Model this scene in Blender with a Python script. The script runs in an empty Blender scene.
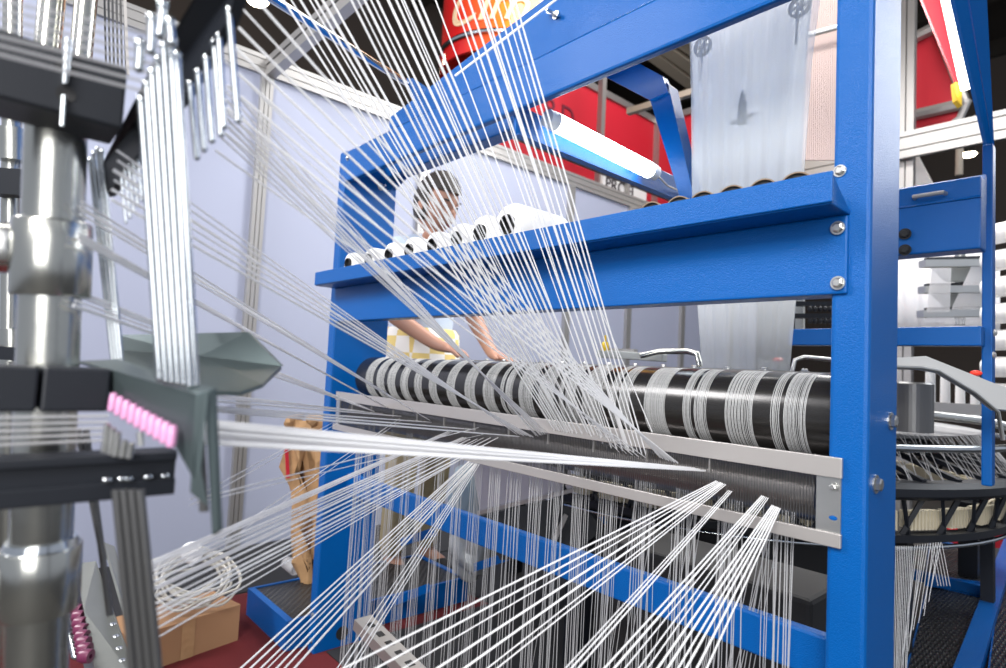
import bpy, bmesh, math, random
from mathutils import Vector as V, Matrix
random.seed(7)
PI = math.pi
COL = bpy.context.scene.collection

# ------------------------------------------------------------------ camera geometry
def nrm(v):
    l = math.sqrt(sum(a*a for a in v)); return tuple(a/l for a in v)
def crs(a, b): return (a[1]*b[2]-a[2]*b[1], a[2]*b[0]-a[0]*b[2], a[0]*b[1]-a[1]*b[0])
F, CX, CY = 600., 503., 334.
AX = nrm((539, -8, -600)); AZ = nrm((514, -10334, 600)); AY = nrm(crs(AZ, AX)); AX = nrm(crs(AY, AZ))
CAM = V((0, 0, .95))
def ray(px, py):
    c = ((px-CX)/F, (py-CY)/F, 1.)
    return V([sum(a*b for a, b in zip(c, A)) for A in (AX, AY, AZ)])
def aX(px, py, x): r = ray(px, py); return CAM + r*((x-CAM.x)/r.x)
def aY(px, py, y): r = ray(px, py); return CAM + r*((y-CAM.y)/r.y)
def aZ(px, py, z): r = ray(px, py); return CAM + r*((z-CAM.z)/r.z)
def aD(px, py, t): return CAM + ray(px, py)*t

# ------------------------------------------------------------------ materials
def mat(name, col, rough=.5, metal=0., bump=None, emis=None, transp=0., spec=.5, coat=0., stripes=None, mott=0., bumpd=.002):
    m = bpy.data.materials.new(name); m.use_nodes = True
    nt = m.node_tree; N = nt.nodes; L = nt.links
    b = N['Principled BSDF']; out = N['Material Output']
    b.inputs['Base Color'].default_value = (*col, 1)
    b.inputs['Roughness'].default_value = rough
    b.inputs['Metallic'].default_value = metal
    b.inputs['Specular IOR Level'].default_value = spec
    b.inputs['Coat Weight'].default_value = coat
    b.inputs['Coat Roughness'].default_value = .15
    tc = N.new('ShaderNodeTexCoord')
    if mott:
        n = N.new('ShaderNodeTexNoise'); n.inputs['Scale'].default_value = 7; n.inputs['Detail'].default_value = 6
        L.new(tc.outputs['Object'], n.inputs['Vector'])
        mx = N.new('ShaderNodeMix'); mx.data_type = 'RGBA'
        mx.inputs[6].default_value = (*[c*(1-mott) for c in col], 1); mx.inputs[7].default_value = (*[min(1, c*(1+mott)) for c in col], 1)
        L.new(n.outputs['Fac'], mx.inputs[0]); L.new(mx.outputs[2], b.inputs['Base Color'])
    if bump:
        n = N.new('ShaderNodeTexNoise'); n.inputs['Scale'].default_value = bump; n.inputs['Detail'].default_value = 2
        L.new(tc.outputs['Object'], n.inputs['Vector'])
        bp = N.new('ShaderNodeBump'); bp.inputs['Strength'].default_value = .5; bp.inputs['Distance'].default_value = bumpd
        L.new(n.outputs['Fac'], bp.inputs['Height']); L.new(bp.outputs['Normal'], b.inputs['Normal'])
    if emis:
        b.inputs['Emission Color'].default_value = (*emis[0], 1); b.inputs['Emission Strength'].default_value = emis[1]
    if transp:
        t = N.new('ShaderNodeBsdfTransparent'); mx = N.new('ShaderNodeMixShader'); mx.inputs[0].default_value = transp
        L.new(b.outputs[0], mx.inputs[1]); L.new(t.outputs[0], mx.inputs[2]); L.new(mx.outputs[0], out.inputs[0])
    return m
M = {}
M['blue'] = mat('blue_paint', (.0, .088, .335), .30, bump=650, coat=.04, bumpd=.0018, spec=.22)
M['bluegloss'] = mat('glossy_blue_edge', (.0, .088, .335), .22, coat=1., spec=.6)
M['steel'] = mat('brushed_steel', (.62, .62, .6), .33, 1., bump=90, mott=.12, bumpd=.0004)
M['brightsteel'] = mat('bright_steel', (.75, .75, .73), .45, .6)
M['galv'] = mat('galvanised_pipe', (.50, .50, .46), .25, 1., bump=30, mott=.2, bumpd=.001)
M['sheetmetal'] = mat('sheet_metal', (.10, .13, .135), .42, .7, mott=.15)
M['alu'] = mat('aluminium', (.42, .41, .40), .42, .7)
M['aluwhite'] = mat('aluminium_strip', (.50, .475, .455), .38, .6)
M['chrome'] = mat('chrome', (.55, .58, .60), .16, 1.)
M['darksteel'] = mat('dark_steel', (.16, .16, .16), .35, .8)
M['midsteel'] = mat('worn_steel', (.30, .28, .27), .3, .95)
M['blackpaint'] = mat('black_paint', (.006, .008, .013), .5)
M['matblack'] = mat('matte_black', (.012, .012, .013), .7)
M['rubber'] = mat('glossy_black_roller', (.014, .013, .012), .22, spec=.6)
M['wall'] = mat('booth_panel', (.37, .40, .52), .6)
M['white'] = mat('white_yarn', (.86, .86, .86), .5)
M['tape'] = mat('white_tape', (.94, .94, .95), .3, transp=.04)
M['tapethin'] = mat('sheer_tape', (.62, .62, .63), .35, transp=.5)
M['winding'] = mat('wound_tape', (.72, .73, .73), .3, transp=.42)
M['pkg'] = mat('yarn_package', (.88, .87, .85), .6, bump=200, bumpd=.001)
M['core'] = mat('paper_core', (.22, .16, .11), .8)
M['pink'] = mat('pink_ceramic', (.60, .27, .47), .3)
M['plum'] = mat('plum_ceramic', (.13, .02, .06), .3)
M['red'] = mat('red_fabric', (.56, .012, .03), .6)
M['redtext'] = mat('dark_red_print', (.16, .01, .03), .6)
M['carpet'] = mat('red_carpet', (.10, .003, .005), .95, bump=600, bumpd=.003, mott=.3)
M['concrete'] = mat('dark_concrete', (.05, .048, .046), .7, mott=.3)
M['lightsheet'] = mat('light_sheet_metal', (.24, .25, .24), .4, .7, mott=.2)
M['card'] = mat('cardboard', (.36, .20, .10), .85, mott=.12)
M['paper'] = mat('kraft_paper', (.42, .25, .12), .8, bump=14, bumpd=.03, mott=.1)
M['cable'] = mat('cream_cable', (.50, .48, .43), .5)
M['sheet'] = mat('sheer_white_fabric', (.90, .94, .96), .5, transp=.66)
M['sheetwhite'] = mat('white_fabric', (.85, .86, .88), .6)
M['sheetback'] = mat('white_fabric_layer', (.93, .94, .95), .6)
M['peach'] = mat('peach_film', (.80, .62, .56), .6)
M['grey'] = mat('grey_plastic', (.42, .44, .43), .5)
M['liner'] = mat('grey_shelf_liner', (.3, .3, .3), .6)
M['lav'] = mat('pale_lavender_panel', (.55, .53, .60), .5)
M['beige'] = mat('beige_plastic', (.62, .56, .42), .5)
M['skin'] = mat('skin', (.42, .22, .15), .5)
M['hair'] = mat('dark_hair', (.02, .014, .012), .6, bump=80, bumpd=.004)
M['shirt'] = mat('pale_blue_shirt', (.58, .68, .82), .8)
M['khaki'] = mat('khaki_trousers', (.38, .32, .19), .85)
M['orange'] = mat('orange', (.8, .22, .03), .5)
M['redpl'] = mat('red_plastic', (.75, .03, .01), .35)
M['yellow'] = mat('brass_yellow', (.75, .5, .03), .35, .3)
M['green'] = mat('green_print', (.2, .4, .05), .6)
M['inkgrey'] = mat('dark_ink', (.06, .05, .06), .6)
M['creamtext'] = mat('cream_print', (.85, .62, .38), .6)
M['ceil'] = mat('dark_ceiling', (.016, .013, .010), .9, mott=.3)
M['truss'] = mat('dark_truss', (.05, .04, .035), .7)
M['pale'] = mat('pale_beam', (.55, .50, .42), .6)
M['bag'] = mat('silver_plastic_bag', (.35, .37, .38), .25, .2, bump=12, bumpd=.03)
M['denim'] = mat('blue_grey_cloth', (.25, .33, .40), .8)
M['lampglow'] = mat('fluorescent_tube', (1, 1, 1), .5, emis=((.85, .95, 1.), 11))
M['warmlamp'] = mat('ceiling_lamp_glow', (1, 1, 1), .5, emis=((1., .82, .58), 25))
M['warmtube'] = mat('warm_tube_glow', (1, 1, 1), .5, emis=((1., .92, .8), 6))
M['frost'] = mat('frosted_cap', (.85, .9, .92), .3)

def translucent(name, f):
    m = M[name]; nt = m.node_tree; N = nt.nodes; L = nt.links; b = N['Principled BSDF']
    t = N.new('ShaderNodeBsdfTranslucent'); t.inputs[0].default_value = b.inputs['Base Color'].default_value
    mx = N.new('ShaderNodeMixShader'); mx.inputs[0].default_value = f
    tgt = b.outputs[0].links[0].to_socket
    L.new(b.outputs[0], mx.inputs[1]); L.new(t.outputs[0], mx.inputs[2]); L.new(mx.outputs[0], tgt)
translucent('tape', .18); translucent('tapethin', .25); translucent('sheet', .35); translucent('sheetback', .5)
def special(name):
    m = bpy.data.materials.new(name); m.use_nodes = True
    return m, m.node_tree, m.node_tree.nodes, m.node_tree.links, m.node_tree.nodes['Principled BSDF']
# banner drum: printed colour gradient red -> orange -> yellow
m, nt, N, L, b = special('printed_banner')
tc = N.new('ShaderNodeTexCoord'); sp = N.new('ShaderNodeSeparateXYZ'); cr = N.new('ShaderNodeValToRGB')
dp = N.new('ShaderNodeVectorMath'); dp.operation = 'DOT_PRODUCT'; dp.inputs[1].default_value = (.668/.94*.8, .744/.94*.8, .25)
L.new(tc.outputs['Object'], dp.inputs[0])
ad = N.new('ShaderNodeMath'); ad.operation = 'ADD'; ad.inputs[1].default_value = .55; L.new(dp.outputs['Value'], ad.inputs[0])
L.new(ad.outputs[0], cr.inputs[0])
e = cr.color_ramp.elements; e[0].position = .3; e[0].color = (.68, .02, .02, 1); e[1].position = .8; e[1].color = (.95, .5, .06, 1)
x = e.new(.52); x.color = (.85, .14, .02, 1)
L.new(cr.outputs[0], b.inputs['Base Color']); b.inputs['Roughness'].default_value = .10
M['banner'] = m
# black tread plate
m, nt, N, L, b = special('tread_plate')
tc = N.new('ShaderNodeTexCoord'); w1 = N.new('ShaderNodeTexWave'); w1.inputs['Scale'].default_value = 22; w1.bands_direction = 'DIAGONAL'
w2 = N.new('ShaderNodeTexWave'); w2.inputs['Scale'].default_value = 26; w2.bands_direction = 'X'
L.new(tc.outputs['Object'], w1.inputs[0]); L.new(tc.outputs['Object'], w2.inputs[0])
mm = N.new('ShaderNodeMath'); mm.operation = 'MULTIPLY'; L.new(w1.outputs['Fac'], mm.inputs[0]); L.new(w2.outputs['Fac'], mm.inputs[1])
bp = N.new('ShaderNodeBump'); bp.inputs['Strength'].default_value = .9; bp.inputs['Distance'].default_value = .006
L.new(mm.outputs[0], bp.inputs['Height']); L.new(bp.outputs[0], b.inputs['Normal'])
b.inputs['Base Color'].default_value = (.015, .016, .018, 1); b.inputs['Roughness'].default_value = .38
M['tread'] = m
# plaid
m, nt, N, L, b = special('yellow_white_plaid')
tc = N.new('ShaderNodeTexCoord'); ck = N.new('ShaderNodeTexChecker'); ck.inputs['Scale'].default_value = 14
ck.inputs[1].default_value = (.8, .78, .74, 1); ck.inputs[2].default_value = (.72, .55, .2, 1)
L.new(tc.outputs['Object'], ck.inputs[0]); L.new(ck.outputs[0], b.inputs['Base Color']); b.inputs['Roughness'].default_value = .85
M['plaid'] = m

# ------------------------------------------------------------------ mesh builder
class MB:
    def __init__(s): s.v = []; s.f = []
    def add(s, vs, fs):
        o = len(s.v); s.v += [V(p) for p in vs]; s.f += [tuple(i+o for i in f) for f in fs]; return s
    def hexa(s, b4, t4):
        return s.add(list(b4)+list(t4), [(3, 2, 1, 0), (4, 5, 6, 7), (0, 1, 5, 4), (1, 2, 6, 5), (2, 3, 7, 6), (3, 0, 4, 7)])
    def box(s, x0, x1, y0, y1, z0, z1):
        return s.hexa([(x0, y0, z0), (x1, y0, z0), (x1, y1, z0), (x0, y1, z0)], [(x0, y0, z1), (x1, y0, z1), (x1, y1, z1), (x0, y1, z1)])
    def prism(s, pts, d):
        pts = [V(p) for p in pts]; d = V(d); n = len(pts)
        vs = pts+[p+d for p in pts]
        fs = [tuple(range(n))[::-1], tuple(range(n, 2*n))]+[(i, (i+1) % n, n+(i+1) % n, n+i) for i in range(n)]
        return s.add(vs, fs)
    def bar(s, a, b, w, h, up=(0, 0, 1)):
        a, b = V(a), V(b); d = (b-a).normalized(); u = V(up); sd = d.cross(u)
        if sd.length < 1e-4: sd = d.cross(V((0, 1, 0)))
        sd.normalize(); u = sd.cross(d).normalized(); sd *= w/2; u *= h/2
        return s.hexa([a-sd-u, a+sd-u, a+sd+u, a-sd+u], [b-sd-u, b+sd-u, b+sd+u, b-sd+u])
    def tube(s, pts, r, n=12, ry=None, caps=True, up=None):
        pts = [V(p) for p in pts]; rs = r if isinstance(r, (list, tuple)) else [r]*len(pts)
        o = len(s.v); ref = None
        for i, p in enumerate(pts):
            d = (pts[min(i+1, len(pts)-1)]-pts[max(i-1, 0)]).normalized()
            if ref is None:
                ref = V(up) if up else (V((0, 0, 1)) if abs(d.z) < .9 else V((0, 1, 0)))
            a = d.cross(ref); a = a.normalized() if a.length > 1e-6 else d.orthogonal().normalized()
            c = a.cross(d).normalized(); ref = c
            k = (ry/rs[i]) if ry else 1
            for j in range(n):
                t = 2*PI*j/n; s.v.append(p+a*math.cos(t)*rs[i]+c*math.sin(t)*rs[i]*k)
        for i in range(len(pts)-1):
            for j in range(n):
                q = (j+1) % n; s.f.append((o+i*n+j, o+i*n+q, o+(i+1)*n+q, o+(i+1)*n+j))
        if caps:
            s.f.append(tuple(o+j for j in range(n))[::-1]); s.f.append(tuple(o+(len(pts)-1)*n+j for j in range(n)))
        return s
    def lathe(s, o, ax, prof, n=32, closed=False):
        # prof: list of (dist along axis, radius)
        o = V(o); ax = V(ax).normalized(); a = ax.orthogonal().normalized(); c = ax.cross(a)
        b0 = len(s.v)
        for (h, r) in prof:
            for j in range(n):
                t = 2*PI*j/n; s.v.append(o+ax*h+(a*math.cos(t)+c*math.sin(t))*r)
        m_ = len(prof)
        for i in range(m_ if closed else m_-1):
            k = (i+1) % m_
            for j in range(n):
                q = (j+1) % n; s.f.append((b0+i*n+j, b0+i*n+q, b0+k*n+q, b0+k*n+j))
        return s
    def ell(s, c, rx, ry, rz, n=20, m_=14, fn=None):
        c = V(c); b0 = len(s.v)
        for i in range(m_+1):
            ph = PI*i/m_
            for j in range(n):
                t = 2*PI*j/n; p = V((math.sin(ph)*math.cos(t), math.sin(ph)*math.sin(t), math.cos(ph)))
                q = fn(p) if fn else p
                s.v.append(c+V((q.x*rx, q.y*ry, q.z*rz)))
        for i in range(m_):
            for j in range(n):
                q = (j+1) % n; s.f.append((b0+i*n+j, b0+(i+1)*n+j, b0+(i+1)*n+q, b0+i*n+q))
        return s
    def bolt(s, p, nn, r):
        nn = V(nn).normalized(); p = V(p)
        s.lathe(p, nn, [(0, 0), (0, r*1.35), (r*.25, r*1.35), (r*.25, r)], 16)
        s.lathe(p, nn, [(r*.25, r), (r*.8, r*.98), (r*.95, r*.7), (r*.95, 0)], 6)
        return s

def worldloc(o):
    p = V((0, 0, 0))
    while o is not None: p += o.location; o = o.parent
    return p
def obj(name, mb, m, parent=None, smooth=False, label=None, bevel=0, base=None, mods=None):
    me = bpy.data.meshes.new(name)
    if base is None and parent is None:
        xs = mb.v; lo = V([min(p[i] for p in xs) for i in range(3)]); hi = V([max(p[i] for p in xs) for i in range(3)])
        base = V(((lo.x+hi.x)/2, (lo.y+hi.y)/2, lo.z))
    off = worldloc(parent) if parent else base
    me.from_pydata([tuple(p-off) for p in mb.v], [], mb.f); me.update()
    bm = bmesh.new(); bm.from_mesh(me); bmesh.ops.remove_doubles(bm, verts=bm.verts, dist=1e-6)
    bmesh.ops.recalc_face_normals(bm, faces=bm.faces); bm.to_mesh(me); bm.free()
    me.materials.append(M[m] if isinstance(m, str) else m)
    if smooth:
        me.polygons.foreach_set('use_smooth', [True]*len(me.polygons))
        try: me.set_sharp_from_angle(angle=math.radians(40))
        except Exception: pass
    o = bpy.data.objects.new(name, me); COL.objects.link(o)
    if parent: o.parent = parent
    else: o.location = base
    if label: o['label'] = label
    if bevel:
        b = o.modifiers.new('bevel', 'BEVEL'); b.width = bevel; b.segments = 2; b.limit_method = 'ANGLE'
    return o
def thing(name, label, cat, loc, group=None, kind=None):
    o = bpy.data.objects.new(name, None); COL.objects.link(o); o.location = V(loc); o.empty_display_size = .05
    o['label'] = label; o['category'] = cat
    if group: o['group'] = group
    if kind: o['kind'] = kind
    return o
def tag(o, label, cat, group=None, kind=None):
    o['label'] = label; o['category'] = cat
    if group: o['group'] = group
    if kind: o['kind'] = kind
    return o
def struct(name, mb, m, label=None, parent=None):
    o = obj(name, mb, m, parent)
    if parent is None: o['kind'] = 'structure'; o['label'] = label or name.replace('_', ' '); o['category'] = name.split('_')[0]
    return o
def text_mesh(s, size, depth, M4, italic=0):
    cu = bpy.data.curves.new('t', 'FONT'); cu.body = s; cu.size = size; cu.extrude = depth; cu.shear = italic; cu.align_x = 'LEFT'
    ob = bpy.data.objects.new('t', cu); COL.objects.link(ob)
    dg = bpy.context.evaluated_depsgraph_get(); me = ob.evaluated_get(dg).to_mesh()
    mb = MB(); mb.add([M4 @ v.co for v in me.vertices], [tuple(p.vertices) for p in me.polygons])
    ob.evaluated_get(dg).to_mesh_clear(); bpy.data.objects.remove(ob); bpy.data.curves.remove(cu)
    return mb
def frameM(o, xd, yd):
    xd = V(xd).normalized(); yd = V(yd).normalized(); zd = xd.cross(yd)
    m_ = Matrix((xd, yd, zd)).transposed().to_4x4(); m_.translation = V(o); return m_

# ================================================================== SETTING
struct('floor', MB().box(-9, 4, -3, 14, -.1, 0), 'concrete', 'dark grey hall floor')
o = obj('carpet', MB().box(-2.49, -1.0, -.6, 1.65, 0, .003), 'carpet'); tag(o, 'dark red carpet in front of the left post', 'carpet')
c = MB().box(-14, 6, -4, 22, 7.5, 7.7)
for k in range(12): c.box(-14, 6, -3+k*2.1, -2.85+k*2.1, 7.2, 7.5)
for k in range(9): c.box(-13.5+k*2.2, -13.38+k*2.2, -4, 22, 7.3, 7.5)
struct('ceiling', c, 'ceil', 'dark hall ceiling with beams')
WX = -3.12
w = MB().box(WX-.03, WX, -1.2, 6.6, 0, 2.44)
wl = struct('wall_left', w, 'wall', 'pale lavender booth panel wall beyond the machine')
w = MB().box(-9, -8.9, -3, 14, 0, 7.5); struct('wall_far_left', w, 'truss', 'dark hall wall far behind the booth')
w = MB().box(-9, 4, 13.9, 14, 0, 7.5); struct('wall_back', w, 'truss', 'dark far hall wall')
# booth wall rails and posts
def aluprofile(mb, x0, x1, y0, y1, z0, z1): # grooved header rail along Y
    h = z1-z0
    mb.box(x0, x1, y0, y1, z0, z0+h*.28); mb.box(x0+.006, x1-.006, y0, y1, z0+h*.28, z0+h*.34); mb.box(x0, x1, y0, y1, z0+h*.34, z0+h*.72)
    mb.box(x0+.006, x1-.006, y0, y1, z0+h*.72, z0+h*.78); mb.box(x0, x1, y0, y1, z0+h*.78, z1)
t = MB(); aluprofile(t, WX-.03, WX+.02, -1.2, 6.6, 2.40, 2.50); struct('trim_1', t, 'alu', 'aluminium header rail along the top of the booth wall')
k = 2
for y in (1.06, 2.05, 3.42, 4.2, 5.05, 6.0):
    t = MB()
    for dy in (-.022, 0, .022): t.box(WX, WX+.03, y+dy-.009, y+dy+.009, 0, 2.40)
    t.box(WX-.01, WX+.022, y-.03, y+.03, 0, 2.40)
    struct('trim_%d' % k, t, 'alu', 'grooved aluminium booth post'); k += 1
t = MB().box(WX-.03, WX+.02, 2.15, 6.6, 2.60, 2.66); struct('trim_%d' % k, t, 'alu', 'upper pale rail above the slot over the booth wall'); k += 1
for y_ in (2.2, 4.15, 5.6): t = MB().box(WX-.02, WX+.012, y_-.02, y_+.02, 2.50, 2.60); struct('trim_%d' % k, t, 'alu', 'short upright between the two header rails'); k += 1
# header beam crossing overhead
tr = MB()
A0 = V((WX, 1.07, 2.44)); A1 = V((1.2, 1.07, 2.44))
for dz, hh, ww in ((-.035, .03, .05), (-.005, .02, .04), (.03, .035, .05)): tr.box(WX+.02, 1.2, 1.07-ww/2, 1.07+ww/2, 2.44+dz-hh/2, 2.44+dz+hh/2)
struct('trim_%d' % k, tr, 'alu', 'aluminium header beam crossing over the booth'); k += 1
# ================================================================== HALL BEYOND THE BOOTH
# red banner wall
bx = -5.0; yb0, yb1 = 3.5, 7.3
zt = 4.62
t = thing('red_banner_wall', 'red fabric banner wall with faint dark lettering beyond the fluorescent tube', 'banner', (bx, 5.4, 3.42))
obj('fabric', MB().box(bx-.03, bx, yb0, yb1, 3.42, zt).box(bx, -3.2, yb1, yb1+.03, 3.42, zt), 'red', t)
obj('rail', MB().box(bx-.05, bx+.03, yb0, yb1, zt, zt+.09).box(bx, -3.2, yb1-.04, yb1+.04, zt, zt+.09), 'alu', t, label='pale top rail')
obj('post', MB().box(bx, bx+.05, yb1-.08, yb1-.0, 3.42, zt), 'alu', t)
p = aX(557, 128, bx+.005)
tx = text_mesh('P D', .36, .004, frameM((bx+.006, 4.95, 4.0), (0, 1, 0), (0, 0, 1)))
t2 = text_mesh('nain a', .34, .004, frameM((bx+.006, 5.25, 3.62), (0, 1, 0), (0, 0, 1)))
tx.add(t2.v, t2.f); obj('lettering', tx, 'redtext', t)
obj('support', MB().bar(V((-1, 0, 0))+V((bx+1.5, 5.42, 2.3)), (bx+.5, 5.42, 5.6), .07, .07), 'alu', t)
# cross beams of pale roof gear between banner and bracket
rb = thing('roof_beams', 'pale parallel ceiling battens seen beyond the blue bent bracket', 'beam', (-5, 9, 6.2))
for i, (p0, p1) in enumerate((((598, 0), (720, 88)), ((620, 0), (724, 70)), ((650, 20), (724, 62)), ((585, 5), (724, 108)))):
    obj('batten', MB().bar(aZ(*p0, 6.3), aZ(*p1, 6.3), .22, .08), 'pale', rb)
obj('crossbar', MB().bar(aD(628, 112, 5.2), aD(726, 82, 4.6), .05, .05), 'alu', rb)
# profi sign
t = thing('advertising_sign', 'white sign reading PROFI with a green mark above the booth wall', 'sign', (-4.2, 6, 2.6))
SX = -4.0
q = [aX(603, 178, SX), aX(603, 190, SX), aX(646, 207, SX), aX(646, 176, SX)]
ys = [p.y for p in q]; zs = [p.z for p in q]
sy0 = q[0].y; sy1 = q[2].y
obj('board', MB().box(SX-.03, SX, sy0, sy1, q[2].z-.25, q[0].z+.06), 'white', t)
p = aX(604, 182, SX+.004)
obj('lettering', text_mesh('PROFI', .19, .004, frameM((SX+.006, p.y+.02, p.z-.06), (0, 1, 0), (0, 0, 1))), 'inkgrey', t)
p = aX(613, 180, SX+.004)
g = MB().ell((SX+.006, p.y+.06, p.z+.15), .004, .05, .03, 12, 8); g.ell((SX+.006, p.y+.18, p.z+.13), .004, .05, .03, 12, 8); obj('green_mark', g, 'green', t)
g = MB()
for pp in ((613, 196), (619, 195.5), (626, 195)):
    p = aX(*pp, SX+.004); g.ell((SX+.006, p.y, p.z+.0), .004, .05, .03, 12, 8)
obj('orange_mark', g, 'orange', t)
# aluminium slats at (640..700,190..215) and to the right of the sheet
t = MB()
for i in range(5): t.box(-3.0, aY(862, 160, 6.6).x, 6.62, 6.68, 2.22+i*.14, 2.34+i*.14)
o = obj('slatted_header', t, 'alu'); tag(o, 'grooved aluminium header slats behind the hanging fabric', 'beam')
# orange drum banner
ctr = aD(509, -60, 4.6); ctr = V((ctr.x, ctr.y, 0)); Rb = .47
zb = aD(447, 64, 4.55).z
t = thing('drum_banner', 'round hanging banner printed red to yellow with cream script', 'banner', (ctr.x, ctr.y, zb))
obj('fabric', MB().lathe((ctr.x, ctr.y, zb-.12), (0, 0, 1), [(0, Rb), (1.9, Rb), (1.9, Rb-.02), (0, Rb-.02)], 72, True), 'banner', t, True)
rr = MB(); pts = [(ctr.x+(Rb+.012)*math.cos(a*PI/36), ctr.y+(Rb+.012)*math.sin(a*PI/36), zb) for a in range(73)]; rr.tube(pts, .018, 8, caps=False)
obj('rim_tube', rr, 'chrome', t, True)
# script wrapped on the drum
base = text_mesh('Cim', .36, .004, Matrix.Identity(4), .35)
r0 = ray(446, 30); ang0 = None
best = None
for a in range(0, 720):
    an = a*PI/360; p = V((ctr.x+Rb*math.cos(an), ctr.y+Rb*math.sin(an), zb+.2)); d = p-CAM
    if (V((p.x-ctr.x, p.y-ctr.y, 0))).dot(V((d.x, d.y, 0))) > 0: continue
    cx_ = sum(d[i]*AX[i] if 0 else 0 for i in range(3))
    cc = [d.x*AX[k2]+d.y*AY[k2]+d.z*AZ[k2] for k2 in range(3)]
    px = CX+F*cc[0]/cc[2]
    if best is None or abs(px-450) < best[0]: best = (abs(px-450), an)
a0 = best[1]
tm = MB(); tm.add([(ctr.x+(Rb+.008+v.z)*math.cos(a0+v.x/Rb), ctr.y+(Rb+.008+v.z)*math.sin(a0+v.x/Rb), zb+.085+v.y) for v in base.v], base.f)
obj('script', tm, 'creamtext', t)

# curved red banner at the right
t = thing('round_banner', 'red curved banner on an aluminium frame at the upper right', 'banner', aY(930, 130, 6)-V((0, 0, .3)))
P = [aY(902, 46, 6), aY(936, 28, 6), aY(968, 100, 6), aY(955, 124, 6), aY(928, 134, 6), aY(902, 140, 6)]
obj('fabric', MB().prism(P, (0, .05, 0)), 'red', t)
fr = MB(); fr.tube([aY(902, 44, 5.97), aY(936, 27, 5.97)], .05, 8); fr.tube([aY(936, 27, 5.97), aY(966, 104, 5.97)], .035, 8); fr.tube([aY(902, 118, 5.96), aY(962, 104, 5.96)], .05, 8)
fr.tube([aY(968, 100, 5.97), aY(960, 118, 5.97), aY(945, 130, 5.97), aY(928, 135, 5.97)], .03, 8)
obj('frame', fr, 'alu', t, True)
t = thing('truss_post', 'grooved aluminium mast standing left of the round red banner', 'post', aY(904, 140, 5.5)-V((0, 0, 1.5)))
a_ = aY(902, 150, 5.5); x0 = a_.x
mm_ = MB()
for dx in (-.06, 0, .06): mm_.box(x0+dx-.025, x0+dx+.025, 5.47, 5.53, 0, 4.6)
mm_.box(x0-.08, x0+.08, 5.5, 5.56, 0, 4.6)
obj('profile', mm_, 'alu', t)
t = MB(); z0 = aY(940, 138, 5.4).z
for i, (a, h) in enumerate(((0, .06), (.07, .09), (.17, .04))): t.box(-2.6, 3.4, 5.38, 5.42, z0-.105+a, z0-.105+a+h)
o = obj('truss_beam', t, 'alu'); tag(o, 'grooved grey aluminium beam running behind the right machine post', 'beam')
# white panels behind right
o = obj('display_board', MB().prism([aY(880, 150, 5.8), aY(916, 152, 5.8), aY(936, 190, 5.8), aY(880, 190, 5.8)], (0, .05, 0)), 'white'); tag(o, 'white angled board under the grey beam right of the post', 'panel')
o = obj('mast', MB().tube([aD(961, 60, 5.5), aD(959, 175, 5.5)], .03, 12), 'pale'); tag(o, 'thin pale mast under the round red banner', 'post')
# peach film
pf = MB()
n = 24; a0_, a1_ = aY(800, 0, 2.6), aY(845, 0, 2.6)
for i in range(n):
    f0, f1 = i/n, (i+.8)/n
    p0 = aY(795+50*f0, -20, 2.6); p1 = aY(795+50*f1, -20, 2.6); q0 = aY(795+50*f0, 160, 2.6); q1 = aY(795+50*f1, 160, 2.6)
    pf.hexa([q0, q1, q1+V((0, .01, 0)), q0+V((0, .01, 0))], [p0, p1, p1+V((0, .01, 0)), p0+V((0, .01, 0))])
pf.hexa([aY(795, 160, 2.62), aY(845, 160, 2.62), aY(845, 160, 2.62)+V((0, .01, 0)), aY(795, 160, 2.62)+V((0, .01, 0))], [aY(795, -20, 2.62), aY(845, -20, 2.62), aY(845, -20, 2.62)+V((0, .01, 0)), aY(795, -20, 2.62)+V((0, .01, 0))])
o = obj('film_web', pf, 'peach'); tag(o, 'peach striped film web behind the hanging white fabric', 'film')
o = obj('film_rod', MB().tube([aY(790, 40, 2.5), aY(850, 24, 2.5)], .012, 10), 'steel'); tag(o, 'thin steel rod across the peach film web', 'rod')

# ceiling lamps
def lamp(px, py, t_, r, label, strength):
    p = aD(px, py, t_)
    th = thing('ceiling_lamp', label, 'lamp', p)
    obj('shade', MB().lathe(p, (0, 0, 1), [(0, r), (r*.8, r*.6), (r*1.1, r*.25), (r*1.6, r*.22), (r*1.6, 0)], 24), 'steel', th, True)
    obj('bulb', MB().ell(p+V((0, 0, -r*.05)), r*.9, r*.9, r*.35), 'warmlamp', th, True)
    l = bpy.data.lights.new('lamp', 'POINT'); l.energy = strength; l.color = (1, .85, .65); l.shadow_soft_size = .2
    lo = bpy.data.objects.new('lamp_light', l); COL.objects.link(lo); lo.location = p-V((0, 0, r*1.2))
lamp(257, 0, 6.5, .12, 'glowing warm ceiling lamp at the upper left above the booth wall', 60)
lamp(969, 154, 7.5, .085, 'small glowing hall lamp under the grey beam at right', 50)
lamp(450, 79, 5.6, .035, 'small white spotlight at the foot of the round hanging banner', 8)
# bright neighbours seen in the slot
g = thing('ceiling_light_pair', 'pair of small bright hall lights above the booth header', 'light', aX(585, 178, -6))
for pp in ((581, 179), (589, 183)):
    p = aX(*pp, -6); obj('lens', MB().ell(p, .06, .1, .05), 'warmtube', g, True)

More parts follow.
